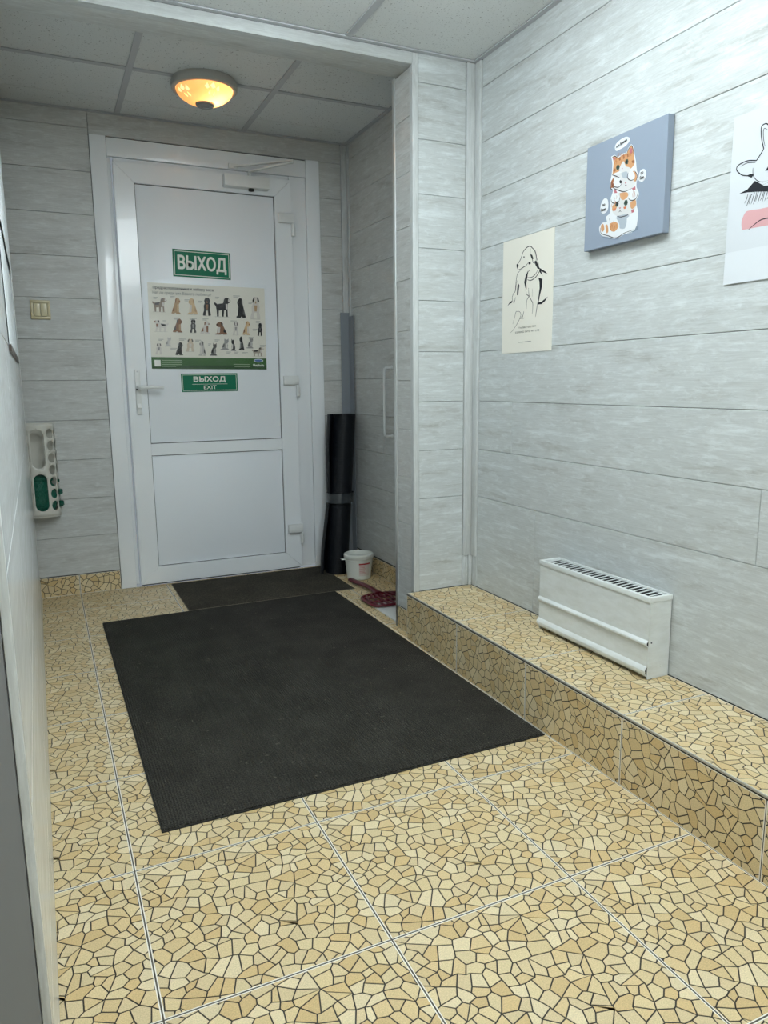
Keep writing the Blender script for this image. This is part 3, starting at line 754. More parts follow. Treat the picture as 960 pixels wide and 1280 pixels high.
# door closer
cl = bpy.data.objects.new('door_closer', None); C.objects.link(cl); cl.parent = door
dpart('closer_body', 0.8150, -0.072, 2.0190, 1.0450, -0.0205, 2.0760, M_WHITE, cl, 0.004)
s = MB(); s.tube([(0.955 - 0.735, -0.046, 2.0185), (0.955 - 0.735, -0.046, 2.008)], 0.014, 16); s.build('closer_pivot', M_DARK, cl, 0.6)
s = MB(); s.tube([(0.950 - 0.735, -0.046, 2.0765), (0.950 - 0.735, -0.046, 2.094)], 0.010, 14); s.build('closer_spindle', M_WHITE, cl, 0.6)
def bar(name, a, b, w, h, parent):
    a, b = Vector(a), Vector(b); d = (b - a).normalized(); sd = d.cross(Vector((0, 0, 1))).normalized() * w / 2; up = sd.cross(d).normalized() * h / 2
    vs = [p + e * sd + f * up for p in (a, b) for e in (-1, 1) for f in (-1, 1)]
    s = MB().add(vs, [(0, 1, 3, 2), (4, 6, 7, 5), (0, 4, 5, 1), (2, 3, 7, 6), (0, 2, 6, 4), (1, 5, 7, 3)])
    return s.build(name, M_WHITE, parent)
bar('closer_arm', (0.945 - 0.735, -0.046, 2.099), (1.135 - 0.735, -0.190, 2.128), 0.020, 0.007, cl)
bar('closer_arm', (1.135 - 0.735, -0.190, 2.137), (0.872 - 0.735, -0.012, 2.124), 0.014, 0.007, cl)
dpart('closer_bracket', 0.850, -0.022, 2.114, 0.900, -0.0102, 2.138, M_WHITE, cl, 0.002)

# ================================================================== PRINTS AND SIGNS
M_PAPER = Mat('white_paper', srgb(232, 232, 228), 0.6).m
M_CREAM = Mat('cream_paper', srgb(228, 224, 212), 0.6).m
M_BLUEP = Mat('white_blue_paper', srgb(203, 207, 211), 0.5).m
M_GREEN = Mat('green_sign', srgb(0, 112, 80), 0.45, spec=0.25).m
M_SIGNW = Mat('sign_white', srgb(226, 232, 222), 0.45).m
M_TEXT = Mat('dark_print', srgb(58, 58, 58), 0.6).m
M_TEXTG = Mat('grey_print', srgb(120, 120, 116), 0.6).m
INK = srgb(24, 26, 34)
def sheet(name, loc, u, v, w, h, th, mat, label, cat, c=0.0, group=None, tilt=0.0):
    """a flat sheet whose own plane is (a, b), front at 0, as one top-level thing"""
    s = MB().box(0, 0, -th, w, h, 0, 0, c)
    o = s.build(name, mat)
    o.matrix_world = frame_mat(loc, u, v) @ Matrix.Rotation(tilt, 4, 'Z')
    return tag(o, label, cat, group)
DU, DV = (1, 0, 0), (0, 0, 1)          # on the door
WU, WV = (0, -1, 0), (0, 0, 1)         # on the picture wall
yd = YB - 0.0095

# ---- exit signs
def sign_frame(o, w, h, ins, t):
    s = MB()
    z0, z1 = 0.0001, 0.0005
    s.box(ins, ins, z0, w - ins, ins + t, z1); s.box(ins, h - ins - t, z0, w - ins, h - ins, z1)
    s.box(ins, ins + t, z0, ins + t, h - ins - t, z1); s.box(w - ins - t, ins + t, z0, w - ins, h - ins - t, z1)
    s.build('border_line', M_SIGNW, o)
sg = sheet('exit_sign', (0.5490, yd, 1.5770), DU, DV, 0.290, 0.132, 0.0015, M_GREEN,
           'green exit sign with one line of large white letters above the animal poster', 'sign', tilt=-0.018)
sign_frame(sg, 0.290, 0.132, 0.007, 0.003)
lettering('ВЫХОД', 0.246, 0.084, (0.146, 0.0645), M_SIGNW, sg, 0.0045)
sg = sheet('exit_sign', (0.5590, yd, 1.0040), DU, DV, 0.292, 0.093, 0.0015, M_GREEN,
           'smaller green exit sign with two lines of white letters under the animal poster', 'sign', tilt=0.006)
sign_frame(sg, 0.292, 0.093, 0.006, 0.002)
lettering('ВЫХОД', 0.168, 0.033, (0.146, 0.062), M_SIGNW, sg, 0.0025)
lettering('EXIT', 0.066, 0.019, (0.146, 0.022), M_SIGNW, sg, 0.0006)
MB().box(0.055, 0.0375, 0.0001, 0.237, 0.039, 0.0005).build('divider_line', M_SIGNW, sg)

# ---- animal poster in a clear sleeve
def sleeve_mat():
    M = Mat('clear_plastic_film', g(1.0), 0.08)
    M.b.inputs['Transmission Weight'].default_value = 0.0
    tr = M.n('ShaderNodeBsdfTransparent'); gl = M.n('ShaderNodeBsdfGlossy'); gl.inputs['Roughness'].default_value = 0.22
    fr = M.n('ShaderNodeFresnel'); fr.inputs[0].default_value = 1.35
    mx = M.n('ShaderNodeMixShader')
    out = [q for q in M.nt.nodes if q.type == 'OUTPUT_MATERIAL'][0]
    M.l(fr.outputs[0], mx.inputs[0]); M.l(tr.outputs[0], mx.inputs[1]); M.l(gl.outputs[0], mx.inputs[2]); M.l(mx.outputs[0], out.inputs[0])
    b = M.n('ShaderNodeBump'); b.inputs['Strength'].default_value = 0.6; b.inputs['Distance'].default_value = 0.01
    M.l(M.noise(M.coord('Object', (6, 14, 1)), 1.5, 3, 0.5, 1.0), b.inputs['Height']); M.l(b.outputs[0], gl.inputs[0 if False else 'Normal'])
    return M.m
M_FILM = sleeve_mat()
PW, PH = 0.594, 0.420
po = sheet('animal_poster', (0.4175, yd, 1.1220), DU, DV, PW, PH, 0.0010, M_CREAM,
           'landscape poster of small dogs and cats with green bottom band on the door', 'poster', tilt=-0.008)
P = Print()
WHITE = srgb(236, 234, 228)
SIT = [(.15, 0), (.10, .05), (.25, .12), (.27, .45), (.28, .6), (.18, .70), (.16, .80), (.26, .92), (.38, 1), (.55, .98), (.64, .88), (.66, .72), (.74, .55), (.86, .32), (.95, .12), (1, .02), (.70, 0), (.62, .08), (.50, 0)]
STAND = [(0, .66), (.05, .74), (.2, .64), (.55, .70), (.60, .90), (.70, 1), (.86, .97), (1, .84), (.95, .74), (.84, .70), (.82, .45), (.85, 0), (.75, 0), (.72, .36), (.62, .33), (.60, 0), (.50, 0), (.48, .34), (.30, .30), (.30, 0), (.20, 0), (.17, .32), (.12, .52)]
FRONT = [(.12, 0), (.05, .05), (.18, .30), (.14, .55), (.24, .68), (.18, .84), (.30, 1), (.68, 1), (.82, .84), (.76, .68), (.86, .55), (.82, .30), (.95, .05), (.88, 0), (.65, 0), (.60, .28), (.40, .28), (.35, 0)]
CAT = [(.2, 0), (.15, .06), (.28, .12), (.25, .4), (.3, .58), (.2, .68), (.2, .82), (.22, 1), (.34, .9), (.5, .9), (.6, 1), (.64, .82), (.6, .66), (.74, .5), (.84, .25), (.8, .08), (.98, .06), (1, 0)]
def animal(cx, base, w, h, kind, main, patch, dark, flip=False):
    ox, oy = (cx - w / 2), base
    def mp(pts):
        out = []
        for a, b in pts:
            a = 1 - a if flip else a
            px, py = ox + a * w, oy - b * h
            vv = (702 - py) / 587.0
            uu = (px - 75 + 37 * vv) / (818 + 6 * vv)
            out.append((uu * PW, vv * PH))
        return out
    P.poly(mp({'sit': SIT, 'stand': STAND, 'front': FRONT, 'cat': CAT}[kind]), main)
    if kind == 'sit':
        P.poly(mp([(.29, .60), (.46, .58), (.44, .15), (.30, .10)]), patch)
        P.poly(mp([(.50, .95), (.64, .88), (.64, .68), (.56, .68)]), dark)
        P.poly(mp([(.17, .74), (.30, .72), (.30, .80), (.18, .80)]), dark)
        P.poly(mp([(.72, .50), (.86, .28), (.90, .12), (.70, .20)]), dark)
    elif kind == 'stand':
        P.poly(mp([(.70, .68), (.82, .66), (.80, .38), (.72, .40)]), patch)
        P.poly(mp([(.62, .95), (.72, .98), (.72, .78), (.64, .76)]), dark)
        P.poly(mp([(.20, .63), (.52, .68), (.46, .50), (.22, .48)]), dark)
        P.poly(mp([(.86, .95), (.98, .84), (.92, .76), (.84, .80)]), patch)
    elif kind == 'front':
        P.poly(mp([(.36, .62), (.64, .62), (.60, .34), (.42, .34)]), patch)
        P.poly(mp([(.30, .98), (.40, .98), (.32, .72), (.20, .82)]), dark)
        P.poly(mp([(.70, .98), (.60, .98), (.68, .72), (.80, .82)]), dark)
        P.poly(mp([(.44, .80), (.56, .80), (.56, .70), (.44, .70)]), patch)
    else:
        P.poly(mp([(.30, .56), (.48, .54), (.46, .14), (.30, .14)]), patch)
        P.poly(mp([(.24, .80), (.30, .84), (.28, .74)]), dark)
        P.poly(mp([(.60, .55), (.72, .48), (.80, .24), (.62, .22)]), dark)
    P.poly(mp([(.05, .0), (.95, .0), (.90, -.03), (.10, -.03)]), srgb(196, 192, 182))
BK, TN, GD, BR, WT, GY, DG = srgb(28, 27, 27), srgb(182, 152, 118), srgb(208, 180, 140), srgb(136, 96, 68), srgb(212, 206, 198), srgb(150, 148, 144), srgb(84, 82, 80)
for a in [(120, 310, 100, 95, 'stand', srgb(140, 122, 106), WT, DG), (237, 320, 70, 112, 'sit', TN, GD, BR, True), (345, 320, 80, 112, 'sit', GD, WT, TN),
          (448, 325, 65, 125, 'front', BK, BR, BK), (556, 328, 120, 135, 'stand', BK, WT, BK), (690, 332, 80, 140, 'sit', BK, BK, DG), (800, 335, 85, 155, 'front', WT, TN, BK),
          (133, 445, 105, 80, 'stand', WT, BR, BK, True), (250, 447, 75, 95, 'sit', BR, TN, DG, True), (353, 447, 50, 95, 'front', DG, GY, BK), (442, 452, 80, 90, 'sit', WT, BR, BR, True),
          (548, 455, 100, 90, 'sit', BR, WT, BK), (657, 455, 50, 90, 'front', WT, GY, DG), (738, 453, 65, 100, 'sit', GD, WT, BR, True), (836, 457, 40, 92, 'front', BK, DG, BK),
          (120, 600, 50, 75, 'front', WT, GY, DG), (185, 545, 55, 65, 'cat', srgb(196, 194, 190), WT, GY, True), (262, 605, 60, 90, 'sit', BK, BK, DG, True), (335, 578, 65, 88, 'front', srgb(206, 190, 168), WT, DG),
          (418, 605, 60, 105, 'sit', srgb(190, 186, 180), WT, DG), (502, 605, 60, 90, 'cat', DG, GY, BK, True), (584, 562, 72, 80, 'cat', GY, WT, DG, True), (640, 568, 45, 85, 'cat', BK, WT, BK),
          (700, 562, 45, 98, 'sit', BK, GY, DG), (767, 548, 60, 78, 'cat', GY, srgb(190, 188, 184), DG, True), (822, 605, 95, 65, 'stand', srgb(170, 160, 146), WT, BK)]:
    animal(*a)
for (x, y, n) in [(90, 215, 30), (205, 205, 30), (300, 222, 35), (395, 228, 28), (515, 195, 30), (645, 180, 50), (755, 222, 34), (145, 372, 24), (220, 350, 50), (330, 350, 50), (420, 350, 42), (620, 357, 46), (780, 412, 36), (806, 355, 34), (110, 500, 34), (188, 560, 54), (250, 495, 50), (362, 500, 40), (452, 525, 22), (500, 495, 36), (580, 580, 34), (640, 580, 30), (698, 582, 40), (748, 472, 38), (830, 528, 50)]:
    for r in (0, 1):
        uu = (x - 75 + 20) / 822 * PW; vv = (702 - y - 8 * r) / 587 * PH
        P.poly([(uu, vv), (uu + n * (1 - .3 * r) / 822 * PW, vv), (uu + n * (1 - .3 * r) / 822 * PW, vv + .0028), (uu, vv + .0028)], srgb(168, 166, 160))
G1, G2 = srgb(62, 106, 52), srgb(46, 84, 42)
P.poly([(0, 0), (PW, 0), (PW, .058), (0, .058)], G1)
P.poly([(0, 0), (PW, 0), (PW, .022), (0, .016)], G2)
P.poly([(.014, .012), (.044, .012), (.044, .044), (.014, .044)], WHITE)
for r, (y, x1) in enumerate([(.040, .150), (.030, .150), (.020, .150), (.011, .120)]):
    P.poly([(.050, y), (x1, y), (x1, y + .004), (.050, y + .004)], srgb(150, 172, 140))
for y, x0 in ((.024, .415), (.012, .420)):
    P.poly([(x0, y), (.505, y), (.505, y + .003), (x0, y + .003)], srgb(160, 178, 150))
P.ell(.550, .046, .026, .009, srgb(228, 232, 238)); P.ell(.550, .046, .022, .006, srgb(74, 110, 160))
P.build('print', po)
lettering('Предрасположенные к набору веса', 0.300, 0.017, (0.175, 0.396), M_TEXT, po, 0.0005, lift=0.0014)
lettering('Нет ли среди них Вашего любимца?', 0.290, 0.017, (0.168, 0.372), M_TEXTG, po, lift=0.0014)
lettering('Metabolic', 0.060, 0.013, (0.550, 0.022), M_SIGNW, po, 0.0010, lift=0.0014)
# sleeve: a slightly wavy clear film, wider than the paper
s = MB(); nx, ny = 40, 30
rr = random.Random(3)
for j in range(ny + 1):
    for i in range(nx + 1):
        a, b = -0.016 + (PW + 0.028) * i / nx, -0.004 + (PH + 0.020) * j / ny
        z = 0.0026 + 0.0020 * noise.noise(Vector((a * 9, b * 14, 3))) + 0.0035 * max(0, 1 - i / 12) * max(0, (j - 22) / 8) * (0.6 + noise.noise(Vector((a * 30, b * 60, 1))))
        s.v.append((a, b, max(0.0018, z)))
for j in range(ny):
    for i in range(nx):
        k = j * (nx + 1) + i
        s.f.append((k, k + 1, k + nx + 2, k + nx + 1)); s.mi.append(0)
s.build('clear_sleeve', M_FILM, po, 1.2)

# ---- dog drawing
dg = sheet('dog_drawing_poster', (XR - 0.0015, 0.8500, 1.1430), WU, WV, 0.301, 0.400, 0.0010, M_CREAM,
           'cream paper poster with black line drawing of a seated dog and short text', 'poster')
P = Print()
for kind, w, pts in DOG_ART:
    pts = [(a * 0.301, b * 0.400) for a, b in pts]
    if kind == 's': P.stroke(pts, w * 0.00105, INK)
    else: P.poly(pts, INK)
P.build('print', dg)
lettering('THANK YOU FOR', 0.104, 0.0062, (0.160, 0.0872), M_TEXT, dg, 0, 1.25, lift=0.0010)
lettering('COMING INTO MY LIFE', 0.144, 0.0062, (0.160, 0.0720), M_TEXT, dg, 0, 1.25, lift=0.0010)
P = Print()
P.poly([(.108, .0355), (.140, .0355), (.140, .0375), (.108, .0375)], srgb(120, 120, 120)); P.poly([(.144, .0355), (.184, .0355), (.184, .0375), (.144, .0375)], srgb(120, 120, 120))
P.build('small_print', dg)

# ---- kitten canvas
CW, CH = 0.322, 0.300
M_CANV = Mat('grey_blue_canvas', srgb(136, 147, 162), 0.75)
M_CANV.bump(M_CANV.noise(M_CANV.coord('Object'), 900, 2), 0.15, 0.001)
M_CANV = M_CANV.m
cv = sheet('kitten_canvas', (XR - 0.024, 0.3700, 1.4340), WU, WV, CW, CH, 0.0225, M_CANV,
           'thick grey-blue canvas print of three stacked kittens with speech bubbles', 'canvas', 0.0015)
pal = dict(white=srgb(212, 214, 216), orange=srgb(196, 146, 104), brown=srgb(150, 96, 64), pink=srgb(178, 106, 114), cream=srgb(202, 201, 200), grey=srgb(164, 172, 180),
           green=srgb(62, 84, 74), black=srgb(28, 30, 34), red=srgb(196, 116, 84), shadow=srgb(116, 128, 140))
P = Print()
for c, pts in KITTEN_ART:
    pts = [(a * CW, b * CH) for a, b in pts]
    P.poly(spline(pts + [pts[0]], 3)[:-1] if c in ('white', 'cream', 'orange', 'grey') else pts, pal[c])
for pts in KITTEN_LINES: P.stroke([(a * CW, b * CH) for a, b in pts], 0.0026, srgb(52, 44, 42))
rr = random.Random(8)
for (u0, v0, u1, v1, n) in ((.38, .72, .60, .80, 16), (.36, .12, .46, .20, 8), (.36, .34, .42, .44, 5), (.62, .34, .68, .42, 5)):
    for i in range(n):
        a, b = rr.uniform(u0, u1) * CW, rr.uniform(v0, v1) * CH
        P.stroke([(a, b), (a + rr.uniform(-.002, .003), b + .006), (a + rr.uniform(-.002, .004), b + .011)], 0.0014, srgb(170, 104, 60))
for pts in BUBBLES: P.poly(spline([(a * CW, b * CH) for a, b in pts + [pts[0]]], 4)[:-1], pal['white'])
P.build('print', cv)
lettering('no Speak', 0.044, 0.010, (0.466 * CW, 0.908 * CH), M_TEXT, cv, 0.0008, rot=0.18, lift=0.0020)
lettering('no', 0.011, 0.006, (0.733 * CW, 0.575 * CH), M_TEXT, cv, 0.0008, lift=0.0020)
lettering('See', 0.016, 0.009, (0.733 * CW, 0.536 * CH), M_TEXT, cv, 0.0008, lift=0.0020)
lettering('no', 0.012, 0.006, (0.262 * CW, 0.400 * CH), M_TEXT, cv, 0.0008, lift=0.0020)
lettering('hear', 0.022, 0.009, (0.262 * CW, 0.358 * CH), M_TEXT, cv, 0.0008, lift=0.0020)

# ---- cat drawing
ct = sheet('cat_drawing_poster', (XR - 0.0035, -0.1455, 1.2740), WU, WV, 0.300, 0.392, 0.0010, M_BLUEP,
           'white paper poster with line drawing of a cat above a pink brush mark', 'poster')
P = Print()
PK = srgb(206, 158, 160)
P.poly(spline([(.045, .124), (.042, .144), (.050, .162), (.062, .166), (.110, .163), (.190, .170), (.240, .160), (.246, .136), (.200, .124), (.115, .122)], 3), PK)
dk = INK
P.poly([(.029, .211), (.052, .216), (.072, .231), (.080, .226), (.098, .214), (.130, .206), (.165, .212), (.196, .230), (.222, .215), (.205, .200), (.150, .192), (.107, .199), (.078, .205), (.053, .209)], dk)
for i in range(26):
    a = .055 + i * .0062
    P.stroke([(a, .205 - .004 * math.sin(i)), (a - .003, .195 - .006 * math.sin(i * 2.1)), (a - .008, .185 - .008 * abs(math.sin(i * 1.3)))], .0018, dk)
LINE = .0026
P.stroke([(.072, .276), (.047, .282), (.023, .279), (.017, .273), (.020, .265), (.036, .252), (.060, .245)], LINE, dk, False)
P.stroke([(.070, .272), (.047, .277), (.028, .274)], .0017, dk)
P.poly([(.047, .248), (.062, .240), (.068, .246), (.058, .250)], dk)
P.stroke([(.072, .276), (.081, .286), (.090, .297)], LINE, dk, False)
P.stroke([(.090, .297), (.082, .322), (.079, .346), (.085, .352), (.096, .349), (.108, .330), (.118, .306)], LINE, dk, False)
P.stroke([(.093, .302), (.087, .322), (.086, .342), (.096, .338)], .0017, dk)
P.stroke([(.118, .306), (.140, .304), (.165, .290), (.182, .262), (.180, .232), (.165, .212)], LINE, dk, False)
P.stroke([(.064, .262), (.066, .245), (.078, .230), (.095, .222)], .0018, dk)
P.poly([(.098, .246), (.108, .258), (.122, .256), (.116, .246)], dk); P.poly([(.140, .244), (.150, .254), (.162, .250), (.154, .242)], dk)
P.poly([(.122, .228), (.138, .228), (.130, .218)], dk)
P.stroke([(.130, .218), (.130, .212), (.118, .208)], .0012, dk); P.stroke([(.130, .212), (.142, .208)], .0012, dk)
for sx in (-1, 1):
    for i in range(3): P.stroke([(.130 + sx * .016, .222 - .004 * i), (.130 + sx * .060, .228 - .012 * i)], .0007, dk)
P.stroke([(.063, .121), (.080, .131), (.098, .138), (.125, .137), (.160, .128), (.200, .122)], .0026, dk)
P.poly([(.0, .0), (.300, .0), (.300, .0765), (.0, .0765)], srgb(212, 216, 220))
P.build('print', ct)

# ---- notice in a plastic cover on the left wall
def on_left(y, z, off): return Vector((xleft(y), y, z)) + n_l * off
nb = bpy.data.objects.new('wall_notice', None); C.objects.link(nb)
nb.matrix_world = frame_mat(on_left(0.55, 1.140, 0.0), (u_l.x, u_l.y, 0), (0, 0, 1)) 
tag(nb, 'white notice sheets in a plastic cover on the glossy left wall', 'notice')
NLEN, NH = 1.18, 0.92
def wavy(z0, a0, a1, b0, b1, amp, name, mat, th=0.0012):
    s = MB(); nx, ny = 24, 20
    for side in (0, 1):
        for j in range(ny + 1):
            for i in range(nx + 1):
                a, b = a0 + (a1 - a0) * i / nx, b0 + (b1 - b0) * j / ny
                z = z0 + amp * (0.5 + 0.5 * noise.noise(Vector((a * 2.2, b * 3.1, z0 * 90)))) + (th if side else 0)
                s.v.append((a, b, z))
    m_ = (nx + 1) * (ny + 1)
    for j in range(ny):
        for i in range(nx):
            k = j * (nx + 1) + i
            s.f.append((m_ + k, m_ + k + 1, m_ + k + nx + 2, m_ + k + nx + 1)); s.f.append((k, k + nx + 1, k + nx + 2, k + 1))
    for i in range(nx):
        for k in (i, ny * (nx + 1) + i): s.f.append((k, k + 1, m_ + k + 1, m_ + k))
    for j in range(ny):
        for k in (j * (nx + 1), j * (nx + 1) + nx): s.f.append((k, k + nx + 1, m_ + k + nx + 1, m_ + k))
    s.mi = [0] * len(s.f)
    return s.build(name, mat, nb, 0.8)
M_COVER = Mat('glossy_white_cover', srgb(236, 242, 244), 0.5, spec=0.2).m
wavy(0.0006, 0.0, NLEN, 0.0, NH, 0.0035, 'notice_sheet', M_COVER)
wavy(0.0060, 0.02, NLEN - 0.05, 0.30, NH - 0.02, 0.0035, 'notice_sheet', M_COVER)
MB().box(0.0, -0.012, 0.0004, NLEN - 0.05, 0.004, 0.0062).build('holder_lip', Mat('dark_brown_plastic', srgb(70, 58, 50), 0.4).m, nb)

# ================================================================== THINGS IN THE ROOM
# ---- unseen ceiling panels that light the main room, last one added for the door
M_LED = Mat('led_diffuser', (1, 1, 1, 1), 0.5)
M_LED.b.inputs['Emission Color'].default_value = LED_COLOR
M_LED.b.inputs['Emission Strength'].default_value = LED_STRENGTH
M_LED = M_LED.m
for i, (px, py) in enumerate(LED_PANELS):
    lp = thing('ceiling_light', (px, py, H1), ['square white ceiling light panel over the picture wall end of the room', 'square white ceiling light panel in the middle of the room',
               'added unseen fill light panel at the end of the room away from the door'][i], 'light', 0, 'square ceiling light panels')
    s = MB(); a, b = 0.296, 0.278
    s.box(-a, -a, 0.000, a, -b, 0.012); s.box(-a, b, 0.000, a, a, 0.012); s.box(-a, -b, 0.000, -b, b, 0.012); s.box(b, -b, 0.000, a, b, 0.012)
    s.build('frame', M_WHITE, lp)
    MB().box(-b + 0.001, -b + 0.001, -0.100, b - 0.001, b - 0.001, 0.006, 0, 0.012).build('diffuser', M_LED, lp)  # deep glowing sides added to throw light onto the ceiling

# ---- round lamp in the niche
lamp = thing('ceiling_lamp', (0.633, 1.842, H2 - 0.002), 'round ceiling lamp with amber glass bowl and grey knob in the door niche', 'lamp')
M_RING = Mat('grey_white_enamel', srgb(178, 176, 170), 0.4).m
MB().lathe([(0.120, 0.0), (0.134, 0.0), (0.137, -0.006), (0.137, -0.030), (0.132, -0.034), (0.122, -0.034), (0.119, -0.030), (0.118, -0.004)], 48, close=True).build('ring', M_RING, lamp, 0.6)
MB().lathe([(0.001, 0.0005), (0.133, 0.0005), (0.133, 0.0045), (0.001, 0.0045)], 40).build('mounting_plate', M_RING, lamp, 0.6)
def amber():
    M = Mat('amber_glass', srgb(255, 214, 150), 0.3)
    tr = M.n('ShaderNodeBsdfTranslucent'); tr.inputs[0].default_value = (0.95, 0.72, 0.50, 1)
    gl = M.n('ShaderNodeBsdfGlossy'); gl.inputs['Roughness'].default_value = 0.15
    df = M.n('ShaderNodeBsdfDiffuse'); df.inputs[0].default_value = srgb(214, 186, 150)
    m1 = M.n('ShaderNodeMixShader'); m1.inputs[0].default_value = 0.40
    m2 = M.n('ShaderNodeMixShader'); m2.inputs[0].default_value = 0.06
    out = [q for q in M.nt.nodes if q.type == 'OUTPUT_MATERIAL'][0]
    M.l(tr.outputs[0], m1.inputs[1]); M.l(df.outputs[0], m1.inputs[2]); M.l(m1.outputs[0], m2.inputs[1]); M.l(gl.outputs[0], m2.inputs[2]); M.l(m2.outputs[0], out.inputs[0])
    return M.m
M_AMBER = amber()
bowl = [(0.1175, -0.030), (0.1165, -0.038), (0.110, -0.050), (0.098, -0.061), (0.080, -0.073), (0.060, -0.082), (0.040, -0.0850), (0.020, -0.0855)]
bowl_o = MB().lathe(bowl + [(r - 0.003, z + 0.003) for r, z in bowl[::-1]], 56, close=True).build('glass_bowl', M_AMBER, lamp, 0.9)
MB().lathe([(0.001, -0.0920), (0.016, -0.0925), (0.018, -0.0965), (0.033, -0.0960), (0.039, -0.091), (0.040, -0.0835), (0.012, -0.0845), (0.001, -0.084)], 28).build('knob', Mat('grey_metal_knob', g(0.30), 0.4, 0.4).m, lamp, 0.6)
def bowl_pt(a, t):
    f = t * (len(bowl) - 1); i = min(int(f), len(bowl) - 2); k = f - i
    r = bowl[i][0] * (1 - k) + bowl[i + 1][0] * k + 0.0012; z = bowl[i][1] * (1 - k) + bowl[i + 1][1] * k - 0.0010
    return (r * math.cos(a), r * math.sin(a), z)
M_ORN = Mat('clear_amber_ornament', srgb(255, 232, 170), 0.1)
M_ORN.b.inputs['Emission Color'].default_value = (1.0, 0.80, 0.42, 1); M_ORN.b.inputs['Emission Strength'].default_value = 0.9
M_ORN = M_ORN.m
for k in range(5):
    a0 = math.radians(205 + 72 * k)
    s = MB()
    for (da, t, w, h) in ((-0.22, .30, .10, .14), (0.0, .26, .12, .16), (0.22, .34, .10, .14), (-0.10, .52, .07, .10), (0.12, .54, .07, .10)):
        s.add([bowl_pt(a0 + da - w, t), bowl_pt(a0 + da, t - h), bowl_pt(a0 + da + w * .8, t + h * .3), bowl_pt(a0 + da, t + h * .7)], [(0, 1, 2, 3)])
    s.build('star_ornament', M_ORN, bowl_o)
M_BULB = Mat('bulb_glass', (1, 1, 1, 1), 0.4)
M_BULB.b.inputs['Emission Color'].default_value = (1.0, 0.72, 0.38, 1); M_BULB.b.inputs['Emission Strength'].default_value = 3.0
MB().lathe([(0.010, 0.0), (0.012, -0.006), (0.020, -0.014), (0.023, -0.024), (0.018, -0.036), (0.001, -0.042)], 20, (0.035, -0.02, -0.006)).build('bulb', M_BULB.m, lamp, 0.9)
pl_ = bpy.data.lights.new('bulb_light', 'POINT')
pl_.energy = BULB_WATTS; pl_.color = (1.0, 0.76, 0.46); pl_.shadow_soft_size = 0.015
po_ = bpy.data.objects.new('bulb_light', pl_); C.objects.link(po_); po_.parent = lamp; po_.location = (0.035, -0.02, -0.058)

# ---- floor mats
def mat_thing(name, x0, y0, x1, y1, th, mat, label, edge):
    o = thing(name, ((x0 + x1) / 2, (y0 + y1) / 2, 0.0), label, 'mat')
    w, d = (x1 - x0) / 2, (y1 - y0) / 2
    s = MB(); nx, ny = 24, 24
    s.box(-w, -d, 0.0004, w, d, th, 0, 0.0015)
    s.build('pile', mat, o, 0.6)
    e = MB()
    e.box(-w - 0.003, -d - 0.003, 0.0003, w + 0.003, -d - 0.0004, th * 0.55); e.box(-w - 0.003, d + 0.0004, 0.0003, w + 0.003, d + 0.003, th * 0.55)
    e.box(-w - 0.003, -d, 0.0003, -w - 0.0004, d, th * 0.55); e.box(w + 0.0004, -d, 0.0003, w + 0.003, d, th * 0.55)
    e.build('edge', edge, o)
    return o
M_RUB = Mat('black_rubber', g(0.015), 0.7).m
mt = mat_thing('floor_mat', 0.072, 0.122, 1.172, 1.826, 0.0075, M_MAT1, 'large charcoal ribbed floor mat lying on the mosaic tiles', M_RUB)
mt.rotation_euler.z = 0.006
mat_thing('door_mat', 0.446, 1.846, 1.276, 2.352, 0.0060, M_MAT2, 'smaller brown-grey mat lying right at the exit door', Mat('pale_mat_edge', srgb(120, 112, 98), 0.8).m)

# ---- double light switch
sw = thing('light_switch', (-0.071, YB, 1.352), 'beige double light switch on the grey boards beside the door', 'switch')
M_BEI = Mat('beige_switch', srgb(196, 184, 146), 0.28).m
M_BEI2 = Mat('beige_switch_rocker', srgb(206, 196, 160), 0.25).m
s = MB()
s.box(-0.043, -0.009, 0.0, 0.043, -0.0005, 0.014, 0, 0.003); s.box(-0.043, -0.009, 0.074, 0.043, -0.0005, 0.088, 0, 0.003)
s.box(-0.043, -0.009, 0.012, -0.030, -0.0005, 0.076, 0, 0.003); s.box(0.030, -0.009, 0.012, 0.043, -0.0005, 0.076, 0, 0.003)
s.build('frame', M_BEI, sw, 0.6)
for x0, x1, t in ((-0.0292, -0.0006, 0.0), (0.0006, 0.0292, 0.002)):
    MB().box(x0, -0.012 - t, 0.0148, x1, -0.0005, 0.0732, 0, 0.002).build('rocker', M_BEI2, sw, 0.6)

# ---- bag dispenser
bd = thing('bag_dispenser', (-0.137, YB, 0.424), 'translucent grey plastic bag dispenser with oval and round holes on the wall', 'dispenser')
M_DISP = Mat('milky_grey_plastic', srgb(206, 204, 194), 0.3)
M_DISP.b.inputs['Subsurface Weight'].default_value = 0.0
M_DISP = M_DISP.m
A_, B_, HH = 0.080, 0.095, 0.445
path = []
for k in range(121):
    t = math.pi * k / 120
    cx = math.copysign(abs(math.cos(t)) ** 0.72, math.cos(t)); sy = abs(math.sin(t)) ** 0.72
    path.append((-A_ * cx, -0.0012 - B_ * sy))
arc = [0.0]
for p, q in zip(path[:-1], path[1:]): arc.append(arc[-1] + math.hypot(q[0] - p[0], q[1] - p[1]))
S = arc[-1]
def at_arc(d):
    for i in range(len(arc) - 1):
        if arc[i + 1] >= d:
            k = (d - arc[i]) / max(1e-9, arc[i + 1] - arc[i])
            return (path[i][0] * (1 - k) + path[i + 1][0] * k, path[i][1] * (1 - k) + path[i + 1][1] * k)
    return path[-1]
holes = []
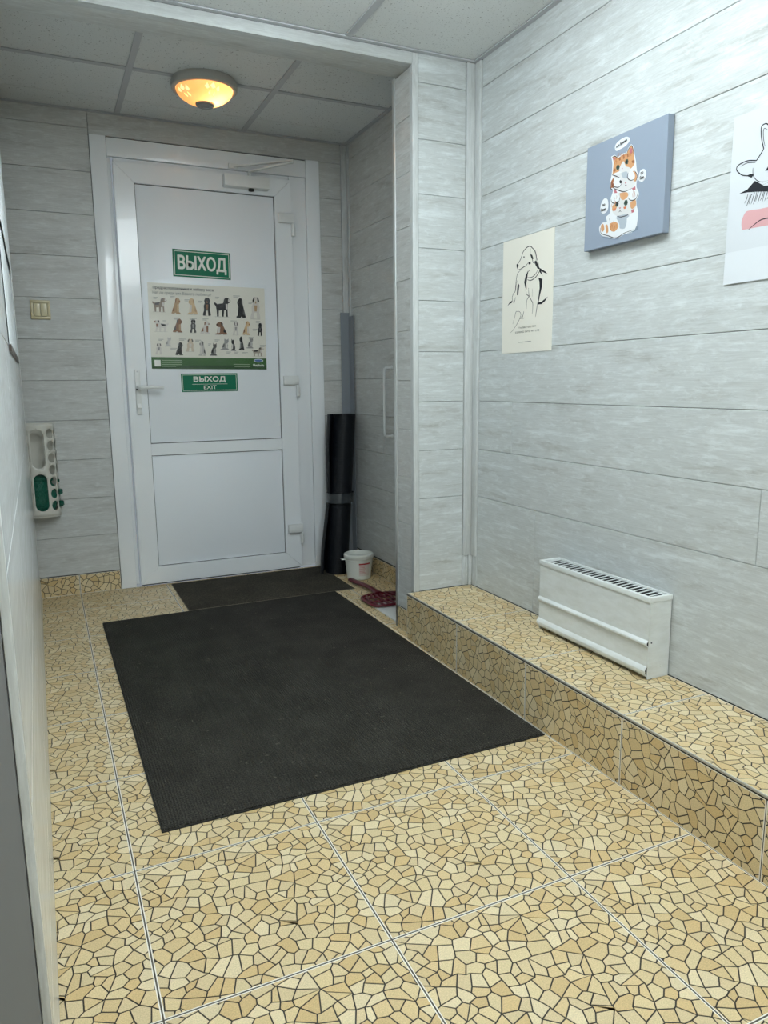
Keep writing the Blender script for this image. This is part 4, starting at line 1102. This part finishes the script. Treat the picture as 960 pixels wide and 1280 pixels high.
def stadium(cx, z0, z1, r, n=10):
    pts = [(cx + r * math.cos(math.pi * k / n), z1 - r + r * math.sin(math.pi * k / n)) for k in range(n + 1)]
    return pts + [(cx + r * math.cos(math.pi + math.pi * k / n), z0 + r + r * math.sin(math.pi + math.pi * k / n)) for k in range(n + 1)]
holes += [stadium(S / 2, 0.026, 0.205, 0.030), stadium(S / 2, 0.232, 0.415, 0.030)]
for cx in (S / 2 - 0.061, S / 2 + 0.061, S / 2 - 0.108, S / 2 + 0.108):
    for k in range(7):
        cz = 0.050 + 0.0575 * k
        holes.append([(cx + 0.0195 * math.cos(2 * math.pi * j / 18), cz + 0.0235 * math.sin(2 * math.pi * j / 18)) for j in range(18)])
def inside(p, poly):
    c = False
    for i in range(len(poly)):
        (x1, y1), (x2, y2) = poly[i], poly[i - 1]
        if (y1 > p[1]) != (y2 > p[1]) and p[0] < (x2 - x1) * (p[1] - y1) / (y2 - y1) + x1: c = not c
    return c
vs, es = [], []
def ring(pts):
    n = len(vs); vs.extend(Vector(p) for p in pts); es.extend((n + i, n + (i + 1) % len(pts)) for i in range(len(pts)))
nS, nZ = 44, 30
ring([(S * i / nS, 0) for i in range(nS)] + [(S, HH * j / nZ) for j in range(nZ)] + [(S - S * i / nS, HH) for i in range(nS)] + [(0, HH - HH * j / nZ) for j in range(nZ)])
for h in holes: ring(h)
for i in range(1, nS):
    for j in range(1, nZ):
        p = (S * i / nS, HH * j / nZ)
        if not any(inside(p, h) or min(math.hypot(p[0] - a, p[1] - b) for a, b in h) < 0.003 for h in holes): vs.append(Vector(p))
ov, oe, of, *_ = delaunay_2d_cdt(vs, es, [], 0, 1e-6)
s = MB()
s.v = [(*at_arc(min(max(p[0], 0), S)), p[1]) for p in ov]
for f in of:
    c = (sum(ov[i][0] for i in f) / len(f), sum(ov[i][1] for i in f) / len(f))
    if not any(inside(c, h) for h in holes): s.f.append(tuple(f)); s.mi.append(0)
sh = s.build('shell', M_DISP, bd, 1.0)
md = sh.modifiers.new('thickness', 'SOLIDIFY'); md.thickness = 0.0026; md.offset = 0
rim = [(p[0] * 1.03, p[1] * 1.02) for p in path]
MB().prism([(a, b) for a, b in rim], -0.004, 0.0).build('bottom_plate', M_DISP, bd)
MB().box(-A_ + 0.004, -0.0045, 0.002, A_ - 0.004, -0.0008, HH - 0.002).build('back_plate', M_DISP, bd)
# ---- bags in the dispenser
bg = thing('green_bags', (-0.137, YB - 0.0048, 0.4255), 'crumpled dark green plastic bags stuffed in the bag dispenser', 'bags')
M_BAG = Mat('green_film', srgb(14, 92, 72), 0.22, spec=0.6)
M_BAG.bump(M_BAG.noise(M_BAG.coord('Object'), 70, 5, 0.6, 2.0), 0.9, 0.01)
M_BAG = M_BAG.m
rr = random.Random(5)
def crumple(cx, cy, cz, ax, ay, az, nr, nz, jit, name):
    s = MB()
    for j in range(nz + 1):
        t = math.pi * j / nz
        for k in range(nr):
            a = 2 * math.pi * k / nr
            w = 1 + rr.uniform(-jit, jit)
            q = abs(math.sin(t)) ** 0.45
            s.v.append((cx + ax * q * math.copysign(abs(math.cos(a)) ** 0.7, math.cos(a)) * w, cy + ay * q * math.copysign(abs(math.sin(a)) ** 0.7, math.sin(a)) * w, cz - az * math.cos(t) * (1 + rr.uniform(-.03, .03))))
    for j in range(nz):
        for k in range(nr):
            k2 = (k + 1) % nr
            s.f.append((j * nr + k, j * nr + k2, (j + 1) * nr + k2)); s.f.append((j * nr + k, (j + 1) * nr + k2, (j + 1) * nr + k))
    s.mi = [0] * len(s.f)
    return s.build(name, M_BAG, bg, fix=False)
crumple(0.0, -0.047, 0.088, 0.062, 0.038, 0.085, 34, 22, 0.085, 'bag_bundle')
crumple(0.0, -0.045, 0.178, 0.052, 0.030, 0.022, 24, 10, 0.12, 'bag_bundle')
for (x, y, z, r) in ((0.083, -0.046, 0.052, 0.012), (0.083, -0.046, 0.110, 0.011), (0.078, -0.048, 0.165, 0.006)):
    crumple(x, y, z, r, r, r * 1.3, 10, 8, 0.35, 'bag_end')

# ---- rolled mat standing in the corner
rl = thing('rolled_mat', (1.318, 2.205, 0.0), 'tall dark rubber mat rolled up and taped, standing in the corner by the door', 'rolled mat')
RH, ZT = 0.872, 0.420
lean = Vector((0.085, 0.055, 0))
s = MB(); rings = 30; turns = 4.2; N = 150
def roll_pt(t, z):
    a = 2 * math.pi * turns * t
    r = 0.018 + 0.050 * t
    last = max(0.0, (t - 0.90) / 0.10)
    pinch = min(1.0, abs(z - ZT) / 0.30 + 0.05)
    r += 0.026 * last * pinch
    a0 = math.radians(200) - 2 * math.pi * turns
    return Vector((r * math.cos(a + a0), r * math.sin(a + a0), 0)) + lean * (z / RH) + Vector((0, 0, z))
th = 0.0042
for side in (0, 1):
    for j in range(rings + 1):
        z = 0.001 + RH * j / rings
        for i in range(N + 1):
            p = roll_pt(i / N, z)
            c = lean * (z / RH)
            d = Vector((p.x - c.x, p.y - c.y, 0)).normalized()
            s.v.append(p + d * (th if side else 0))
m_ = (N + 1) * (rings + 1)
for j in range(rings):
    for i in range(N):
        k = j * (N + 1) + i
        s.f.append((m_ + k, m_ + k + 1, m_ + k + N + 2, m_ + k + N + 1)); s.f.append((k, k + N + 1, k + N + 2, k + 1))
    for i in (0, N):
        k = j * (N + 1) + i
        s.f.append((k, k + N + 1, m_ + k + N + 1, m_ + k))
for i in range(N):
    for k in (i, rings * (N + 1) + i): s.f.append((k, k + 1, m_ + k + 1, m_ + k))
s.mi = [0] * len(s.f)
M_ROLL = Mat('dark_navy_rubber', srgb(12, 16, 22), 0.5, spec=0.25)
wv = M_ROLL.n('ShaderNodeTexWave', bands_direction='Z'); wv.inputs['Scale'].default_value = 38
M_ROLL.l(M_ROLL.coord('Object'), wv.inputs[0]); M_ROLL.bump(wv.outputs[0], 0.35, 0.002)
s.build('rolled_sheet', M_ROLL.m, rl, 0.7)
s = MB(); n = 40
M_TAPE = Mat('shiny_clear_tape', srgb(46, 50, 54), 0.15, coat=0.5).m
for j, z in enumerate((ZT - 0.026, ZT + 0.026)):
    c = lean * (z / RH)
    for rad in (0.0755, 0.0765):
        for k in range(n):
            a = 2 * math.pi * k / n
            s.v.append((c.x + rad * math.cos(a), c.y + rad * math.sin(a), z))
for k in range(n):
    k2 = (k + 1) % n
    s.f += [(n + k, n + k2, 3 * n + k2, 3 * n + k), (k, 2 * n + k, 2 * n + k2, k2), (k, k2, n + k2, n + k), (2 * n + k, 3 * n + k, 3 * n + k2, 2 * n + k2)]
s.mi = [0] * len(s.f)
s.build('tape', M_TAPE, rl, 0.8)

# ---- grey plastic profile in the corner behind the roll
pf = thing('plastic_profile', (1.452, YB - 0.040, 0.0), 'long grey plastic corner profile standing in the corner behind the rolled mat', 'profile')
M_PROF = Mat('grey_plastic_profile', srgb(138, 144, 150), 0.35).m
MB().box(-0.012, 0.022, 0.0005, 0.040, 0.025, 1.425).build('profile_flange', M_PROF, pf)
MB().box(0.036, -0.036, 0.0005, 0.0395, 0.0215, 1.405).build('profile_flange', M_PROF, pf)

# ---- bucket
bk = thing('bucket', (1.384, 2.035, 0.0), 'small white plastic bucket with rim and red-printed label beside the rolled mat', 'bucket')
M_BKT = Mat('white_bucket_plastic', srgb(222, 224, 216), 0.32).m
prof = [(0.001, 0.0015), (0.060, 0.0015), (0.064, 0.006), (0.0735, 0.104), (0.0760, 0.106), (0.0760, 0.112), (0.0715, 0.113), (0.0700, 0.108), (0.0615, 0.010), (0.001, 0.008)]
MB().lathe(prof, 44).build('pail', M_BKT, bk, 0.6)
MB().lathe([(0.0718, 0.1135), (0.0770, 0.1135), (0.0800, 0.118), (0.0800, 0.134), (0.0770, 0.138), (0.0715, 0.1385), (0.0690, 0.134), (0.0690, 0.116)], 48, close=True).build('rim', M_BKT, bk, 0.6)
MB().lathe([(0.001, 0.1150), (0.0685, 0.1150), (0.0685, 0.1170), (0.001, 0.1170)], 40).build('lid', Mat('milky_lid', srgb(200, 204, 198), 0.3).m, bk, 0.6)
s = MB(); ang = math.radians(172)
s.box(0.0765, -0.012, 0.1085, 0.098, 0.012, 0.1125, 0, 0.0015)
tab = s.build('lid_tab', M_BKT, bk, 0.6); tab.rotation_euler.z = ang
def curved(z0, z1, a0, a1, name, mat, off=0.0006, parent=None):
    s = MB(); n = 12
    for z in (z0, z1):
        for k in range(n + 1):
            a = math.radians(a0 + (a1 - a0) * k / n); r = 0.064 + (z - 0.006) * 0.097 + off
            s.v.append((r * math.cos(a), r * math.sin(a), z))
    s.f = [(k, k + 1, n + 2 + k, n + 1 + k) for k in range(n)]; s.mi = [0] * n
    return s.build(name, mat, parent or bk, 0.8, fix=False)
lab = curved(0.026, 0.096, -112, -62, 'label', Mat('label_paper', srgb(216, 206, 200), 0.5).m)
M_RED = Mat('red_print', srgb(168, 46, 48), 0.5).m
curved(0.088, 0.096, -112, -60, 'label_band', M_RED, 0.0010, lab)
M_RED2 = Mat('faded_red_print', srgb(196, 120, 116), 0.5).m
for k in range(7):
    curved(0.038 + 0.0068 * k, 0.0405 + 0.0068 * k, -110, -80 - (k % 3) * 3, 'label_text_line', M_RED2, 0.0010, lab)

# ---- white tray and slotted scoop behind the pier
tr = thing('white_tray', (1.3600, 1.3980, 0.0), 'flat white plastic tray lying on the floor behind the pier', 'tray')
M_TRAY = Mat('white_tray_plastic', srgb(224, 226, 224), 0.3).m
MB().box(-0.117, -0.150, 0.0005, 0.120, 0.140, 0.004, 0, 0.001).build('tray_bottom', M_TRAY, tr, 0.6)
s = MB(); s.box(-0.120, 0.1405, 0.0005, 0.123, 0.1440, 0.0055); s.box(-0.1215, -0.150, 0.0005, -0.1175, 0.1400, 0.0055); s.box(0.1205, -0.150, 0.0005, 0.1240, 0.1400, 0.0055)
s.build('tray_edge', M_TRAY, tr)
sc = thing('slotted_scoop', (1.325, 1.600, 0.0), 'dark red plastic scoop with slotted head lying on floor and white tray', 'scoop')
M_SCOOP = Mat('dark_red_plastic', srgb(92, 22, 36), 0.3).m
hx = Vector((0.0, 1, 0))
s = MB()
s.tube([(-0.010, 0.385, 0.014), (-0.008, 0.370, 0.015), (-0.004, 0.300, 0.017), (0.002, 0.220, 0.022), (0.006, 0.150, 0.024), (0.006, 0.085, 0.020), (0.006, 0.058, 0.014)],
       [0.008, 0.016, 0.017, 0.015, 0.014, 0.018, 0.026], 14, flat=0.62)
s.build('handle', M_SCOOP, sc, 0.8)
# head outline (local x,y), slots as gaps between bars
HW, HL = 0.105, 0.185
def head_ring():
    out = [(-0.100, 0.010), (-0.092, 0.040), (-0.060, 0.060), (-0.020, 0.066), (0.030, 0.066), (0.075, 0.058), (0.100, 0.036), (0.106, 0.000), (0.104, -0.080), (0.088, -0.120), (0.0, -0.128), (-0.080, -0.120), (-0.100, -0.080)]
    return out
P_ = spline(head_ring() + [head_ring()[0]], 4)
MB().tube([(a, b, 0.0150) for a, b in P_], 0.0065, 8).build('head_rim', M_SCOOP, sc, 0.8)
for k in range(6):
    x = -0.075 + 0.030 * k
    s = MB(); s.tube([(x * 0.80, 0.056, 0.0155), (x, 0.02, 0.0135), (x, -0.05, 0.0125), (x, -0.118, 0.0135)], 0.0058, 8)
    s.build('head_bar', M_SCOOP, sc, 0.8)
for y in (0.020, -0.050):
    MB().tube([(-0.096, y, 0.0135), (0.0, y, 0.0120), (0.102, y, 0.0135)], 0.0050, 8).build('head_bar', M_SCOOP, sc, 0.8)
sc.rotation_euler.z = 0.02

# ---- pull handle on the niche wall
ph = thing('pull_handle', (XN, 1.838, 0.770), 'white D-shaped pull handle on the boarded niche wall', 'handle')
s = MB(); s.tube([(-0.0008, 0, 0.004), (-0.036, 0, 0.004), (-0.043, 0, 0.010), (-0.045, 0, 0.022), (-0.045, 0, 0.173), (-0.045, 0, 0.326), (-0.043, 0, 0.338), (-0.036, 0, 0.344), (-0.0008, 0, 0.344)], 0.0058, 12)
s.build('grip', M_WHITE, ph, 0.8)
for z in (0.004, 0.344):
    s = MB(); s.tube([(-0.0006, 0, z), (-0.006, 0, z)], 0.011, 16); s.build('rosette', M_WHITE, ph, 0.6)

# ---- convector heater on the ledge
ht = thing('convector_heater', (1.4465, 0.2130, HB), 'old white metal convector heater with top grille on the tiled ledge', 'heater')
M_HT = Mat('worn_white_enamel', rough=0.38, spec=0.4)
a = M_HT.noise(M_HT.coord('Object', (3, 3, 9)), 4, 6, 0.65)
M_HT.color(M_HT.ramp(a, [(0.28, srgb(206, 209, 205)), (0.6, srgb(220, 224, 223))]))
M_HT = M_HT.m
M_HT2 = Mat('white_enamel_trim', srgb(224, 228, 226), 0.35).m
hl, hw, hh = 0.254, 0.0415, 0.244        # half length, half depth, height
s = MB()
# front sheet with two pressed ridges: profile in (x, z) swept along y
prof = [(-hw, 0.010), (-hw - 0.002, 0.014), (-hw - 0.008, 0.020), (-hw - 0.009, 0.028), (-hw - 0.006, 0.035), (-hw, 0.040), (-hw + 0.001, 0.098), (-hw - 0.003, 0.101), (-hw - 0.007, 0.105), (-hw - 0.007, 0.110), (-hw - 0.003, 0.114), (-hw + 0.001, 0.117), (-hw + 0.001, hh - 0.016)]
back = [(x + 0.003, z) for x, z in prof[::-1]]
poly = prof + back
n = len(poly)
s.v = [(x, -hl, z) for x, z in poly] + [(x, hl, z) for x, z in poly]
s.f = [(i, (i + 1) % n, n + (i + 1) % n, n + i) for i in range(n)]
for k in range(len(prof) - 1):
    for o_ in (0, n): s.f.append((o_ + k, o_ + k + 1, o_ + n - 2 - k, o_ + n - 1 - k))
s.mi = [0] * len(s.f)
s.build('front_panel', M_HT, ht, 0.5)
MB().box(-hw + 0.0035, -hl, 0.001, hw - 0.001, -hl + 0.003, hh - 0.016).build('side_panel', M_HT, ht)
MB().box(-hw + 0.0035, hl - 0.003, 0.001, hw - 0.001, hl, hh - 0.016).build('side_panel', M_HT, ht)
MB().box(hw - 0.0035, -hl + 0.0035, 0.001, hw - 0.0015, hl - 0.0035, hh - 0.004).build('back_panel', M_HT, ht)
MB().box(-hw + 0.006, -hl + 0.004, 0.020, hw - 0.006, hl - 0.004, hh - 0.0085).build('grille_shade_block', M_DARK, ht)  # black block stands in for the shade inside, below the slats
s = MB()
t = 0.010
s.box(-hw - 0.002, -hl - 0.002, hh - 0.0155, -hw + t, hl + 0.002, hh, 0, 0.0015)
s.box(hw - 0.005, -hl - 0.002, hh - 0.0155, hw, hl + 0.002, hh, 0, 0.0015)
s.box(-hw + t + 0.0002, -hl - 0.002, hh - 0.0155, hw - 0.0052, -hl + t, hh, 0, 0.0015)
s.box(-hw + t + 0.0002, hl - t, hh - 0.0155, hw - 0.0052, hl + 0.002, hh, 0, 0.0015)
top_frame = s.build('top_frame', M_HT2, ht, 0.6)
ns = 24
for k in range(ns):
    y = -hl + 0.024 + (2 * hl - 0.048) * k / (ns - 1)
    s = MB()
    s.add([(-hw + t, y - 0.0026, hh - 0.004), (-hw + t, y + 0.0026, hh - 0.004), (hw - 0.005, y + 0.0026 + 0.010, hh - 0.004), (hw - 0.005, y - 0.0026 + 0.010, hh - 0.004),
           (-hw + t, y - 0.0026, hh - 0.0052), (-hw + t, y + 0.0026, hh - 0.0052), (hw - 0.005, y + 0.0126, hh - 0.0052), (hw - 0.005, y + 0.0074, hh - 0.0052)],
          [(0, 1, 2, 3), (7, 6, 5, 4), (0, 4, 5, 1), (1, 5, 6, 2), (2, 6, 7, 3), (3, 7, 4, 0)])
    s.build('grille_slat', M_HT2, top_frame)
for (y, z) in ((-hl + 0.0, 0.110),):
    s = MB(); s.tube([(-hw + 0.012, -hl - 0.0002, z), (-hw + 0.012, -hl - 0.0018, z)], 0.0022, 10); s.build('screw', M_DARK, ht, 0.6)
    s = MB(); s.tube([(0.012, -hl - 0.0002, 0.034), (0.012, -hl - 0.0018, 0.034)], 0.0030, 10); s.build('screw', M_HT2, ht, 0.6)
